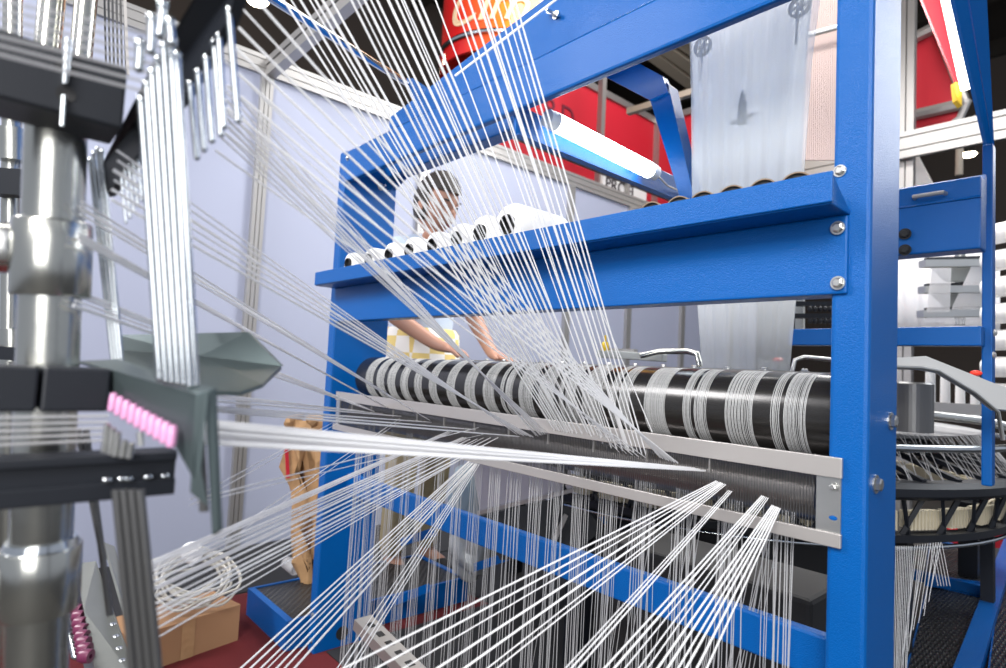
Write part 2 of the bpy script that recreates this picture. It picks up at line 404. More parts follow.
# ================================================================== MAIN FRAME
YF = .91
XL, XR = -1.855, -.273         # +X faces of the posts
fr_ = thing('loom_frame', 'big blue painted steel frame standing across the picture', 'machine frame', (-1.1, 1.0, 0))
def part(name, mb, m='blue', parent=None, **k): return obj(name, mb, m, parent or fr_, **k)
rp = part('post', MB().box(-.323, XR, YF, 1.04, 0, 2.3), bevel=.006)
bo = MB(); bo.bolt(aY(840, 171, YF), (0, -1, 0), .0065); part('bolt', bo, 'steel', rp, smooth=False)
for pp in ((890, 421), (875, 484)):
    b_ = MB(); q = aX(*pp, XR); b_.bolt(q, (1, -.0, 0), .0095); b_.tube([q, q+V((.0085, 0, 0))], .0045, 10); part('bolt', b_, 'steel', rp)
lpw = 1.113
lp = part('post', MB().box(-1.90, XL, YF, lpw, 0, 1.66), bevel=.004)
b_ = MB()
for z in (.04, .12): b_.bolt((-1.875, YF, z), (0, -1, 0), .007)
b_.bolt(aY(348, 158, YF), (0, -1, 0), .007); part('bolt', b_, 'steel', lp)
b_ = MB(); q = aX(342, 633, XL); b_.lathe(q, (1, 0, 0), [(0, 0), (.001, .022), (.0, .022)], 24); part('hole', b_, 'matblack', lp, label='round dark hole near the foot')
b_ = MB(); q = aX(381, 187, XL); b_.bolt(q, (1, 0, 0), .009); b_.tube([q, q+V((.03, 0, 0))], .004); part('bolt', b_, 'steel', lp)
# crossbeam with flanged plate
part('crossbeam', MB().box(-1.86, -.300, YF-.006, YF+.04, 1.078, 1.19), bevel=.003)
for pp in ((838, 228), (838, 283)):
    b_ = MB(); b_.bolt(aY(*pp, YF-.008), (0, -1, 0), .0072); part('bolt', b_, 'steel')
# shelf: floor + lip + right end plate
sh = MB()
sh.box(-1.87, -.299, .84, 1.10, 1.190, 1.198)
part('shelf_liner', MB().box(-1.86, -.86, .846, 1.09, 1.1985, 1.2155), 'liner')
sh.box(-1.87, -.297, .836, .842, 1.192, 1.234)
part('shelf', sh, bevel=.0015)
part('shelf_end_plate', MB().prism([(-.300, .842, 1.234), (-.300, .842, 1.192), (-.300, YF, 1.190), (-.300, YF, 1.195)], (-.004, 0, 0)))
# top beam (box) with rolled top edge and cover plate behind
part('top_beam', MB().box(-1.86, .5, YF, YF+.022, 1.551, 1.655), bevel=.006)
part('top_edge', MB().prism([(-1.86, YF+.001, 1.653), (-1.86, YF+.016, 1.667), (-1.86, YF+.022, 1.667), (-1.86, YF+.022, 1.653)], (2.36, 0, 0)), 'bluegloss')
yb_ = YF+.16
zc = aY(470, 66, yb_).z
cp = MB().prism([(-1.86, yb_, 1.68), (.5, yb_, 1.68), (.5, yb_, zc+.16), (-.9, yb_, zc+.10), (-1.86, yb_, zc-.03)], (0, .012, 0))
part('cover_plate', cp)
part('rear_top_beam', MB().box(-1.52, .5, yb_+.14, yb_+.20, 1.90, 2.0), bevel=.005)
b_ = MB(); q = aY(556, 15, yb_-.002); b_.bolt(q, (0, -1, 0), .008); b_.tube([q, q+V((.0, -.035, 0))], .004); b_.bar(q+V((-.02, -.01, .012)), q+V((.02, -.01, -.012)), .008, .008); part('wing_bolt', b_, 'steel')
# gusset at the upper left corner
yg = 1.09
part('corner_gusset', MB().prism([aY(392, 190, yg), aY(447, 134, yg), aY(392, 150, yg)+V((-.02, 0, .06))], (0, .012, 0)))
part('corner_rear_beam', MB().box(-1.86, -1.2, 1.06, 1.112, 1.60, 1.66), bevel=.004)
# lower bar
part('lower_bar', MB().box(-1.855, -.32, .985, 1.01, .510, .575), bevel=.004)
# rear frame on the far side
part('post', MB().box(-.292, -.272, 1.74, 1.775, .74, 1.53), bevel=.003)
q = MB().prism([aX(950, -30, -.262), aX(972, -30, -.262), aX(1003, 200, -.262), aX(993, 165, -.262)], (-.01, 0, 0))
q2 = aD(0, 0, 1)
def quadthick(P, d): return MB().prism(P, d)
part('brace', quadthick([aD(950, -20, 1.75), aD(964, -20, 1.75), aD(993, 150, 2.0), aD(988, 148, 2.0)], (-.012, .012, 0)))
part('brace', quadthick([aD(966, -20, 1.76), aD(986, -20, 1.76), aD(995, 160, 2.01), aD(992, 152, 2.01)], (-.008, .01, 0)))
part('rear_beam', MB().box(-.71, -.285, 1.70, 1.74, 1.055, 1.10), bevel=.003)
part('rear_beam', MB().box(-.8, -.28, 1.66, 1.72, 1.27, 1.435), bevel=.004)
part('sloped_top_plate', MB().prism([(-.8, 1.655, 1.385), (-.8, 1.71, 1.450), (-.8, 1.72, 1.446), (-.8, 1.72, 1.38)], (.52, 0, 0)))
b_ = MB(); q = aY(930, 196, 1.655); b_.tube([q+V((-.03, 0, 0)), q+V((-.03, -.015, 0)), q+V((.03, -.015, 0)), q+V((.03, 0, 0))], .005, 8); part('handle', b_, 'alu', label='small pale grab handle')
b_ = MB()
for pp in ((905, 234), (905, 250)): b_.bolt(aY(*pp, 1.655), (0, -1, 0), .010)
part('latch', b_, 'matblack')
for pp in ((996, 333), (996, 405), (995, 355)):
    b_ = MB(); q = aX(pp[0]-2, pp[1], -.262); b_.bolt(q, (1, 0, 0), .006); part('bolt', b_, 'steel')
# lamp carrying beam (runs in depth)
z0 = aX(560, 150, -1.0)
lb = MB().box(-1.042, -1.03, .93, 1.72, 1.503, 1.578)
part('lamp_beam', lb, bevel=.004)
part('lamp_beam_flange', MB().box(-1.042, -1.018, .93, 1.72, 1.501, 1.504))
# bent bracket
yb2 = 1.35
def pl(P, y, th, m='blue', nm='bent_bracket'):
    return part(nm, MB().prism([aY(*p, y) for p in P], (0, th, 0)), m)
pl([(600, 72), (622, 54), (662, 76), (668, 92), (650, 100), (604, 76)], 1.40, .03)
pl([(650, 100), (664, 92), (660, 78), (668, 84), (694, 198), (680, 198)], 1.41, .05)
# ---------------- fluorescent tube
def P3(px, py): return aX(px, py, -.99)
a_, c_ = P3(555, 122), P3(649, 170)
z_ = V((0, 0, 0))
tl = thing('fluorescent_tube_lamp', 'glowing white fluorescent tube lamp fixed along the blue beam', 'lamp', (-.99, a_.y, a_.z))
d = (c_-a_).normalized()
obj('tube', MB().tube([a_, c_], .0225, 24), 'lampglow', tl, True)
obj('end_cap', MB().tube([a_-d*.028, a_], [.021, .0232], 24), 'frost', tl, True)
obj('end_cap', MB().tube([c_, c_+d*.03], [.0232, .021], 24), 'frost', tl, True)
obj('bracket', MB().box(-1.03, -.99, a_.y+.02, a_.y+.04, a_.z-.004, a_.z+.004).box(-1.03, -.99, c_.y-.04, c_.y-.02, c_.z-.004, c_.z+.004), 'steel', tl)
obj('wire', MB().tube([c_+d*.03, aX(668, 186, -1.0), aX(684, 193, -1.02)], .0028, 8), 'cable', tl, True)
# second warm tube lamp at upper right
a_, c_ = aD(930, -25, 2.6), aD(967, 89, 2.6)
tl = thing('tube_light', 'slanting warm tube light beside the blue brace at upper right', 'lamp', c_)
side = (aD(940, 0, 2.6)-aD(920, 4, 2.6)).normalized()
obj('tube', MB().tube([a_+side*.05, c_], .022, 16), 'warmtube', tl, True)
obj('reflector', MB().prism([aD(912, -25, 2.66), aD(946, -25, 2.66), aD(966, 88, 2.66), aD(958, 86, 2.66)], (-.01, .02, 0)), 'red', tl)
obj('end_bracket', MB().prism([aD(955, 82, 2.64), aD(962, 84, 2.64), aD(962, 106, 2.64), aD(957, 100, 2.64)], (-.02, .02, 0)), 'yellow', tl)

# ================================================================== REED (thread comb)
rd = thing('thread_comb', 'long steel comb of fine wires below the black roller', 'comb', (-1.05, YF, .73))
obj('upper_rail', MB().box(-1.80, -.302, YF-.008, YF-.002, .823, .851), 'aluwhite', rd, bevel=.001)
obj('lower_rail', MB().box(-1.81, -.302, YF-.008, YF-.002, .729, .748), 'aluwhite', rd, bevel=.001)
eb = MB().box(-.336, -.304, YF-.003, YF+.0, .731, .85); obj('end_plate', eb, 'steel', rd)
b_ = MB(); b_.bolt(aY(833, 487, YF-.004), (0, -1, 0), .0048); obj('bolt', b_, 'steel', rd)
b_ = MB(); q = aY(833, 518, YF-.0036); b_.ell(q, .0055, .0005, .0032, 20, 8); obj('slot', b_, 'blue', rd, label='oval slot showing blue paint behind')
wm = MB(); xx = -1.80
while xx < -.34:
    wm.box(xx, xx+.0006, YF-.0005, YF+.001, .745, .826); xx += .0042
wo = obj('comb_wire', wm, 'darksteel', rd); wo['kind'] = 'stuff'
for k_ in range(11):
    x_ = -1.7+k_*.12; obj('divider', MB().box(x_, x_+.0015, YF-.004, YF+.001, .80, .826), 'alu', rd)
obj('end_plate', MB().box(-1.80, -1.775, YF-.004, YF, .748, .83), 'steel', rd)

# ================================================================== ROLLERS
def roller(name, lab, x0, x1, y, z, r, m, r2=None):
    t = thing(name, lab, 'roller', ((x0+x1)/2, y, z-r))
    obj('barrel', MB().lathe((x0, y, z), (1, 0, 0), [(0, 0), (0, r*.9), (.004, r), (x1-x0-.004, r), (x1-x0, r*.9), (x1-x0, 0)], 64), m, t, True)
    obj('axle', MB().tube([(x0-.03, y, z), (x0, y, z)], .012).tube([(x1, y, z), (x1+.01, y, z)], .012), 'steel', t, True)
    return t
RY, RZ, RR = 1.035, .898, .070
big = roller('feed_roller', 'large glossy black roller wrapped with bands of white yarn', -1.80, -.335, RY, RZ, RR, 'rubber')
rol2 = roller('guide_roller', 'dark steel roller lying behind the thread comb', -1.78, -.345, .975, .786, .042, 'midsteel')
BW = []
def bandx(px, py=400): return aY(px, py, RY-RR+.0).x
cent = [(787, .036, 2), (738, .034, 1), (694, .032, 3), (654, .03, 1), (619, .03, 2), (590, .03, 1), (566, .028, 2), (545, .028, 1), (524, .028, 1), (505, .028, 2), (487, .028, 1), (468, .03, 1), (449, .03, 1), (431, .026, 1), (416, .026, 1), (402, .022, 1), (389, .022, 1), (378, .018, 1), (367, .018, 1)]
for i, (px, hw, st) in enumerate(cent):
    wpx = 7.5+max(0, px-430)*.062+max(0, px-730)*.08; hw = (bandx(px+wpx/2, 415)-bandx(px-wpx/2, 415))/2
    x_ = bandx(px, 415); BW.append((x_, hw))
    mb = MB(); s = x_-hw; kk = 0
    while s < x_+hw:
        wdt = random.choice((.0011, .0009, .0013)); skip = (st == 2 and kk == 6) or (st == 3 and kk == 8)
        if skip: s += .006; kk += 1; continue
        r0 = RR+.0003+random.random()*.0003
        mb.lathe((s, RY, RZ), (1, 0, 0), [(0, RR-.0002), (0, r0), (wdt*.5, r0+.0002), (wdt, r0), (wdt, RR-.0002)], 48)
        s += wdt+random.choice((.0008, .0012, .0009, .0018)); kk += 1
    obj('yarn_winding', mb, 'winding', big, True)

# ================================================================== LOOM HEAD behind roller
lh = thing('circular_loom', 'round loom head with a chrome rim and black cage behind the right post', 'loom', (-1.3, 2.45, 0))
C0 = V((-1.3, 2.45, 0)); RL = .98
def ring(z, R, r, a0=0, a1=360, n=72, ry=None):
    return MB().tube([(C0.x+R*math.cos(math.radians(a0+(a1-a0)*i/n)), C0.y+R*math.sin(math.radians(a0+(a1-a0)*i/n)), z) for i in range(n+1)], r, 12, caps=(a1-a0) < 360)
obj('chrome_rim', ring(.79, RL, .011), 'chrome', lh, True)
obj('top_disc', MB().lathe((C0.x, C0.y, .80), (0, 0, 1), [(0, .1), (0, RL-.16), (.015, RL-.16), (.015, .1)], 64, True), 'darksteel', lh, True)
obj('inner_drum', MB().lathe((C0.x, C0.y, .02), (0, 0, 1), [(0, .2), (0, .60), (.47, .60), (.73, .5), (.73, .2)], 48, True), 'matblack', lh, True)
obj('cage_ring', MB().lathe((C0.x, C0.y, .655), (0, 0, 1), [(0, RL+.02), (.012, RL+.035), (.032, RL+.035), (.045, RL+.02), (.045, RL-.03), (0, RL-.03)], 96, True), 'blackpaint', lh, True)
obj('cage_ring', MB().lathe((C0.x, C0.y, .535), (0, 0, 1), [(0, RL-.05), (0, RL-.01), (.02, RL-.01), (.02, RL-.05)], 96, True), 'blackpaint', lh, True)
obj('lower_chrome_ring', ring(.52, RL-.02, .006), 'chrome', lh, True)
nst = 96
for i in range(nst):
    if -.55*PI > 2*PI*i/nst-2*PI or 2*PI*i/nst < .0: pass
    a = 2*PI*i/nst; a2 = a+(.05 if i % 2 else -.05)
    c1 = V((C0.x+RL*math.cos(a), C0.y+RL*math.sin(a), .66)); c2 = V((C0.x+(RL-.03)*math.cos(a2), C0.y+(RL-.03)*math.sin(a2), .54))
    obj('cage_strut', MB().bar(c1, c2, .008, .012), 'blackpaint', lh)
    if i % 2 == 0:
        c3 = V((C0.x+(RL-.28)*math.cos(a+.1), C0.y+(RL-.28)*math.sin(a+.1), .76)); 
        obj('arm', MB().bar(c1+V((0, 0, .04)), c3, .014, .014), 'blackpaint', lh)
for i in range(40):
    a = 2*PI*i/40
    mb = MB()
    for j in range(9):
        b = a+(j-4)*.013
        cc = V((C0.x+(RL-.045)*math.cos(b), C0.y+(RL-.045)*math.sin(b), .588)); rd_ = V((math.cos(b), math.sin(b), 0))
        mb.bar(cc-V((0, 0, .026)), cc+V((0, 0, .026)), .006, .02, rd_)
    cc = [V((C0.x+(RL-.06)*math.cos(a+s_), C0.y+(RL-.06)*math.sin(a+s_), z)) for s_, z in ((-.06, .565), (.06, .565), (.06, .611), (-.06, .611))]
    mb.prism(cc, V((-math.cos(a), -math.sin(a), 0))*.01)
    obj('heddle_comb', mb, 'beige', lh)
for i in range(6):
    a = 2*PI*(i+.5)/6; obj('leg', MB().box(C0.x+.9*math.cos(a)-.03, C0.x+.9*math.cos(a)+.03, C0.y+.9*math.sin(a)-.03, C0.y+.9*math.sin(a)+.03, 0, .53), 'blackpaint', lh)
# threads running over the ring
mb = MB()
for i in range(300):
    a = 2*PI*i/300; b = a+random.uniform(-.05, .05)
    mb.tube([(C0.x+(RL-.02)*math.cos(b), C0.y+(RL-.02)*math.sin(b), .70), (C0.x+(RL-.1)*math.cos(a), C0.y+(RL-.1)*math.sin(a), .815), (C0.x+.3*math.cos(a+.5), C0.y+.3*math.sin(a+.5), .86)], .0011, 4, caps=False)
o = obj('warp_yarn', mb, 'tapethin', lh); o['kind'] = 'stuff'
# grey centre cylinder right of post
p = aD(911, 372, 1.72)
o = obj('take_up_drum', MB().lathe((p.x, p.y, .83), (0, 0, 1), [(0, 0), (0, .055), (.135, .055), (.14, .05), (.14, 0)], 40), 'darksteel'); 
tag(o, 'short dark steel drum behind the right post above the chrome rim', 'drum')
# silver bent plate
P = [(890, 358), (926, 356), (999, 385), (1040, 392), (1040, 412), (995, 409), (975, 393), (938, 371), (921, 368), (890, 367)]
bp_ = thing('bent_steel_arm', 'wide silver bent steel arm crossing in front of the right rear post', 'arm', aD(940, 380, 1.5))
obj('plate', MB().prism([aD(*p, 1.25) for p in P], (-.01, .02, -.004)), 'brightsteel', bp_)
obj('edge', MB().tube([aD(*p, 1.24) for p in ((890, 367), (921, 368), (938, 371), (975, 393), (998, 412), (1003, 440))], .004, 8), 'steel', bp_, True)
obj('red_knob', MB().ell(aD(976, 373, 1.27), .011, .008, .006), 'redpl', bp_, True, label='small red knob')
o = obj('bent_tube', MB().tube([aD(888, 425, 1.9), aD(930, 415, 1.9), aD(985, 421, 1.9), aD(1020, 430, 1.9)], .014, 12), 'steel', smooth=True); tag(o, 'curved steel tube just above the chrome rim at right', 'tube')
o = obj('flat_rail', MB().bar(aD(888, 405, 2.3), aD(985, 410, 2.3), .03, .04), 'aluwhite'); tag(o, 'flat pale rail behind the bent steel arm', 'rail')
# devices along the top of the roller
for k_ in range(4):
    o = obj('pale_spool', MB().lathe(aD(930+k_*15, 418, 2.6+.1*k_), (0, 0, 1), [(0, .005), (0, .02), (.20, .018), (.20, .005)], 20, True), 'pkg', smooth=True); tag(o, 'slim pale upright spool beyond the bent steel arm at right', 'spool', 'slim pale spools beyond the bent arm')
t = thing('clamp_unit', 'pale grey clamp unit with a yellow valve behind the roller', 'machine part', aD(632, 356, 1.75))
obj('body', MB().bar(aD(600, 354, 1.8), aD(665, 358, 1.7), .05, .022), 'grey', t, bevel=.003)
obj('cover', MB().bar(aD(605, 350, 1.8), aD(636, 351, 1.75), .03, .01), 'alu', t)
p = aD(605, 346, 1.78)
obj('valve', MB().lathe(p-V((0, 0, .018)), (0, 0, 1), [(0, 0), (0, .012), (.02, .012), (.03, .008), (.03, .004), (.05, .003), (.05, 0)], 16), 'yellow', t, True, label='small yellow brass valve')
o = obj('grab_rail', MB().tube([aD(640, 356, 1.66), aD(660, 351.5, 1.66), aD(688, 351.5, 1.62), aD(697, 354, 1.6), aD(700, 366, 1.58)], .008, 10), 'galv', smooth=True); tag(o, 'bent grey grab rail above the black roller', 'rail')
t = thing('switch_box', 'small switch box with a red button above the right end of the roller', 'switch', aD(765, 366, 1.45))
obj('box', MB().bar(aD(758, 364, 1.45), aD(788, 367, 1.42), .03, .018), 'darksteel', t, bevel=.002)
obj('button', MB().ell(aD(778, 360, 1.42), .012, .012, .006), 'redpl', t, True, label='red button')
o = obj('bent_handle', MB().tube([aD(792, 372, 1.35), aD(795, 360, 1.35), aD(804, 357, 1.35), aD(835, 360, 1.3)], .005, 10), 'steel', parent=lh, smooth=True, label='thin bent steel handle')
rl = thing('bolted_rail', 'pale rail dotted with small bolts just above the black roller', 'rail', (-1, 1.16, .955))
obj('rail', MB().box(-1.5, -.34, 1.13, 1.17, .960, .972), 'aluwhite', rl)
for i in range(14):
    x_ = -1.35+i*.075; obj('bolt', MB().bolt((x_, 1.15, .972), (0, 0, 1), .006), 'steel', rl)

# ================================================================== HANGING FABRIC
def fabric(name, L_, R_, ys, lab, ystep, nx=60, amp=.012, m='sheet'):
    # L_,R_: lists of px edges at rows ys, on depth plane
    mb = MB(); rows = len(ys)
    for r in range(rows):
        a, b = aY(L_[r], ys[r][0], ystep), aY(R_[r], ys[r][1], ystep)
        for i in range(nx+1):
            f = i/nx; p = a.lerp(b, f); w_ = amp*(math.sin(f*47)+.6*math.sin(f*83+1)+.4*math.sin(f*21))
            mb.v.append(p+V((0, w_, 0)))
    for r in range(rows-1):
        for i in range(nx):
            mb.f.append((r*(nx+1)+i, r*(nx+1)+i+1, (r+1)*(nx+1)+i+1, (r+1)*(nx+1)+i))
    o = obj(name, mb, m, smooth=True)
    s = o.modifiers.new('solid', 'SOLIDIFY'); s.thickness = .0015
    return tag(o, lab, 'fabric')
fabric('fabric_web', [688, 691, 692, 697, 702], [824, 812, 803, 796, 789], [(-30, -30), (100, 60), (200, 190), (300, 300), (372, 376)], 'sheer white woven fabric hanging down behind the blue crossbeam', 1.35, amp=.0014)
t = thing('pulley_shaft', 'dark pulley wheels and shaft showing through the hanging white fabric', 'pulley', aY(740, 120, 1.4))
for pp in ((702, 46), (799, 6)):
    c_ = aY(*pp, 1.40); mb = MB().lathe(c_, (0, 1, 0), [(0, .02), (0, .026), (.008, .026), (.008, .02)], 32, True)
    mb.lathe(c_, (0, 1, 0), [(0, 0), (0, .007), (.01, .007), (.01, 0)], 16)
    for k_ in range(6): a = k_*PI/3; mb.bar(c_+V((0, .004, 0)), c_+V((.022*math.cos(a), .004, .022*math.sin(a))), .005, .006, (0, 1, 0))
    obj('wheel', mb, 'matblack', t)
    obj('bracket', MB().bar(c_+V((-.003, .004, 0)), c_+V((-.006, .004, -.09)), .007, .004, (0, 1, 0)), 'darksteel', t)
c_ = aY(742, 120, 1.41)
obj('spindle', MB().lathe(c_, (0, 0, 1), [(-.012, 0), (-.01, .012), (.04, .010), (.055, .007), (.07, .003), (.08, 0)], 16).bar(c_+V((-.022, 0, 0)), c_+V((.022, 0, .004)), .006, .006).ell(c_+V((-.024, 0, -.002)), .007, .005, .005).ell(c_+V((.024, 0, .006)), .007, .005, .005), 'matblack', t, True)
o = fabric('fabric_sheet', [880, 885, 890], [1000, 1000, 1000], [(255, 250), (300, 300), (335, 335)], 'plain white sheet hanging behind the rear blue beams at right', 5.0, amp=.006, m='sheetwhite')

fabric('fabric_back_layer', [690, 693, 694], [815, 806, 800], [(-30, -30), (100, 60), (200, 190)], 'rear layer of the tubular fabric behind the pulley wheels', 1.5, amp=.002, m='sheetback')
# ================================================================== BOBBINS on the shelf
def bobbin(px, py, hr, rr_, lab, grp, core=False, ln=.16):
    zf = 1.1985 if core else 1.2165
    c = aY(px, py, .868); z = zf+rr_; c = V((c.x, .868, z))
    t = thing('yarn_bobbin' if not core else 'empty_bobbin_core', lab, 'bobbin', (c.x, c.y, zf), grp)
    if not core:
        obj('yarn', MB().lathe(c, (0, 1, 0), [(0, hr), (0, rr_*.88), (.012, rr_), (ln-.012, rr_), (ln, rr_*.9), (ln, hr)], 36, True), 'pkg', t, True)
        obj('core', MB().lathe(c-V((0, .008, 0)), (0, 1, 0), [(0, hr*.85), (0, hr), (ln+.016, hr), (ln+.016, hr*.85)], 28, True), 'matblack', t, True)
    else:
        obj('core', MB().lathe(c-V((0, .01, 0)), (0, 1, 0), [(0, rr_-.002), (0, rr_), (ln+.016, rr_), (ln+.016, rr_-.002)], 32, True), 'core', t, True)
        obj('cap', MB().lathe(c+V((0, -.006, 0)), (0, 1, 0), [(0, 0), (0, rr_-.0022), (.004, rr_-.0022), (.004, 0)], 28), 'matblack', t, True)  # black disc stands in for the shade inside the hollow tube
places = ['leftmost white bobbin on the blue shelf', 'second white bobbin from the left end of the blue shelf', 'third white bobbin from the left end of the blue shelf', 'fourth white bobbin from the left end of the blue shelf', 'fifth white bobbin, right below the person\'s chin', 'third white bobbin left of the biggest one on the shelf', 'white bobbin just left of the biggest one on the shelf', 'biggest white bobbin on the shelf, right of the person']
for i, (px, rr_) in enumerate(((350, .036), (370, .036), (390, .037), (410, .038), (433, .038), (457, .041), (480, .044), (507, .050))):
    bobbin(px, 250, rr_*.44, rr_, places[i], 'white yarn bobbins lying on the blue shelf')
pl2 = ['empty paper core lying furthest left on the right half of the shelf', 'empty paper core beside the foot of the blue bent bracket', 'empty paper core at the left edge of the hanging fabric', 'empty paper core under the left half of the hanging fabric', 'empty paper core under the right half of the hanging fabric', 'empty paper core nearest the right post']
for i, px in enumerate((654, 681, 705, 734, 765, 798)):
    bobbin(px, 200, .012, .0255, pl2[i], 'empty paper cores lying on the blue shelf', core=True)

# ================================================================== YARN STRANDS
cnt = 0
def strand(a, b, w_, lab, grp, m='tape', sag=0.):
    global cnt
    a, b = V(a), V(b); d = b-a
    view = ((a+b)/2-CAM); sd = d.cross(view).normalized(); up = sd.cross(d).normalized()
    pts = [a.lerp(b, k/4)-V((0, 0, sag*4*(k/4)*(1-k/4))) for k in range(5)]
    mb = MB().tube(pts, w_/2, 6, ry=w_*.18, up=up)
    o = obj('yarn_strand', mb, m, smooth=True); tag(o, lab, 'yarn', grp); cnt += 1
    return o
def lerp(a, b, f): return a+(b-a)*f
def fan(n, s0, s1, e0, e1, d0, lab, w_=.0028, m='tape', jit=1.5, ext=0., yend=YF, jd=.03):
    if d0 > .7 and s0[1] < 5: w_ *= 1.3
    """n strands from px s0..s1 at distance d0 to px e0..e1 at the comb"""
    for i in range(n):
        f = i/(n-1) if n > 1 else .5
        sx, sy = lerp(s0[0], s1[0], f)+random.uniform(-jit, jit), lerp(s0[1], s1[1], f)+random.uniform(-jit, jit)*.6
        ex, ey = lerp(e0[0], e1[0], f)+random.uniform(-.6, .6), lerp(e0[1], e1[1], f)+random.uniform(-.5, .5)
        A = aD(sx, sy, d0+random.uniform(-jd, jd)); B = aY(ex, ey, yend)
        if ext: A = A+(A-B)*ext
        strand(A, B, w_*random.choice((.7, 1, 1, 1.25)), lab, lab+' group', m)
# from above
fan(7, (284, -2), (330, -2), (556, 433), (572, 436), .72, 'white yarn in the leftmost fan from the top edge, crossing the person\'s face', .0022, ext=.6)
fan(5, (350, -2), (378, -2), (568, 436), (590, 438), .72, 'white yarn in the second fan from the top edge, over the dark ceiling', .0022, ext=.6)
fan(5, (387, -2), (418, -2), (592, 438), (608, 442), .74, 'white yarn in the middle fan from the top edge, left of the drum banner', .0022, ext=.6)
fan(4, (452, -2), (478, -2), (612, 448), (628, 452), .76, 'white yarn in front of the left part of the drum banner', .0020, ext=.6)
fan(6, (482, -2), (515, -2), (626, 450), (646, 456), .78, 'white yarn in the rightmost fan from the top edge, over the orange print', .0018, ext=.6)
fan(5, (330, -2), (470, -2), (575, 436), (612, 446), .80, 'very thin white yarn scattered between the fans from the top edge', .0012, ext=.6)
fan(1, (560, 215), (560, 215), (653, 432), (653, 432), .9, 'single white yarn ending alone on the roller right of the fans', .0018)
# from the needles at upper left
fan(7, (244, -14), (226, 108), (660, 458), (678, 463), .50, 'white yarn from the upper left needles to the far right comb bundle', .0024, jd=.01)
fan(8, (228, 84), (220, 138), (536, 436), (549, 434), .50, 'white yarn from the upper left needles to the middle of the comb', .0023, jd=.01)
fan(5, (224, 60), (214, 150), (620, 452), (646, 458), .50, 'thin white yarn from the upper left needles sloping over the blue shelf', .0018, jd=.01)
fan(6, (118, 150), (110, 200), (517, 434), (534, 437), .46, 'white yarn crossing the wall from behind the chrome rods to the shelf\'s left end', .0023, jd=.01)
fan(4, (80, 202), (80, 214), (424, 417), (430, 420), .46, 'white yarn crossing the wall to the upper left comb bundle', .0028, jd=.01)
fan(3, (78, 232), (78, 240), (382, 406), (388, 408), .46, 'white yarn crossing the wall just below the upper left comb bundle', .0028, jd=.01)
fan(4, (74, 290), (74, 306), (366, 408), (374, 411), .46, 'white yarn passing low over the grey pointed trough', .0024, jd=.01)
fan(3, (200, 394), (200, 400), (364, 411), (402, 416), .55, 'near level white yarn just under the pointed trough', .0026, jd=.01)
fan(3, (202, 406), (202, 410), (432, 422), (520, 437), .52, 'near level white yarn above the broad white band', .0024, jd=.01)
# broad central band
fan(12, (196, 419), (196, 443), (690, 468), (706, 471), .47, 'broad white yarn of the level band leaving the pink eyelets', .0022, jd=.004, jit=.6)
# lower left
fan(3, (150, 563), (150, 569), (448, 431), (453, 432), .52, 'white yarn of the upper bundle rising from lower left', .0025, jd=.01)
fan(4, (150, 572), (150, 590), (463, 437), (468, 438), .52, 'white yarn of the second bundle rising from lower left', .0025, jd=.01)
fan(5, (150, 592), (150, 618), (470, 439), (498, 437), .52, 'white yarn of the third bundle rising from lower left', .0023, jd=.01)
fan(3, (140, 628), (140, 648), (478, 450), (484, 446), .55, 'thin white yarn of the lowest bundle above the cable coil', .0014, jd=.01)
fan(2, (190, 500), (190, 506), (345, 416), (347, 418), .55, 'faint white yarn rising across the grey wall under the trough', .0016, jd=.01)
fan(2, (190, 560), (190, 566), (400, 418), (402, 420), .55, 'faint white yarn rising steeply across the brown paper', .0014, jd=.01)
fan(2, (198, 498), (196, 502), (478, 428), (484, 434), .55, 'white yarn running nearly level over the brown paper', .0016, jd=.01)
fan(7, (238, 672), (292, 672), (470, 460), (477, 463), .80, 'white yarn of the bundle crossing the blue left post to the bottom edge', .0024, ext=.35)
fan(4, (334, 672), (352, 672), (476, 462), (480, 463), .80, 'white yarn of the steep bundle right of the blue left post', .0020, ext=.35)
# bottom centre
for lab, ss, e, w_ in (('white yarn of the flattest bundle crossing the lower blue bar', ((380, 650), (384, 664), (390, 676), (404, 690), (420, 700), (440, 705), (470, 690)), (722, 483), .0020),
                       ('white yarn of the lone pair crossing the lower blue bar', ((562, 672), (568, 672), (575, 672)), (731, 491), .0016),
                       ('white yarn of the left steep bundle at bottom centre', ((601, 672), (611, 672), (622, 672), (636, 672), (645, 672)), (766, 497), .0018),
                       ('white yarn of the right steep bundle at bottom centre', ((655, 672), (665, 672), (676, 672), (684, 672), (695, 672), (705, 672)), (777, 507), .0018)):
    n_ = len(ss)
    for i, s_ in enumerate(ss):
        A = aD(s_[0], s_[1], .62); B = aY(e[0]+(i-n_/2)*1.6, e[1]+(i-n_/2)*.6, YF)
        strand(A+(A-B)*.35, B, w_*random.choice((.7, 1, 1.2)), lab, lab+' group')
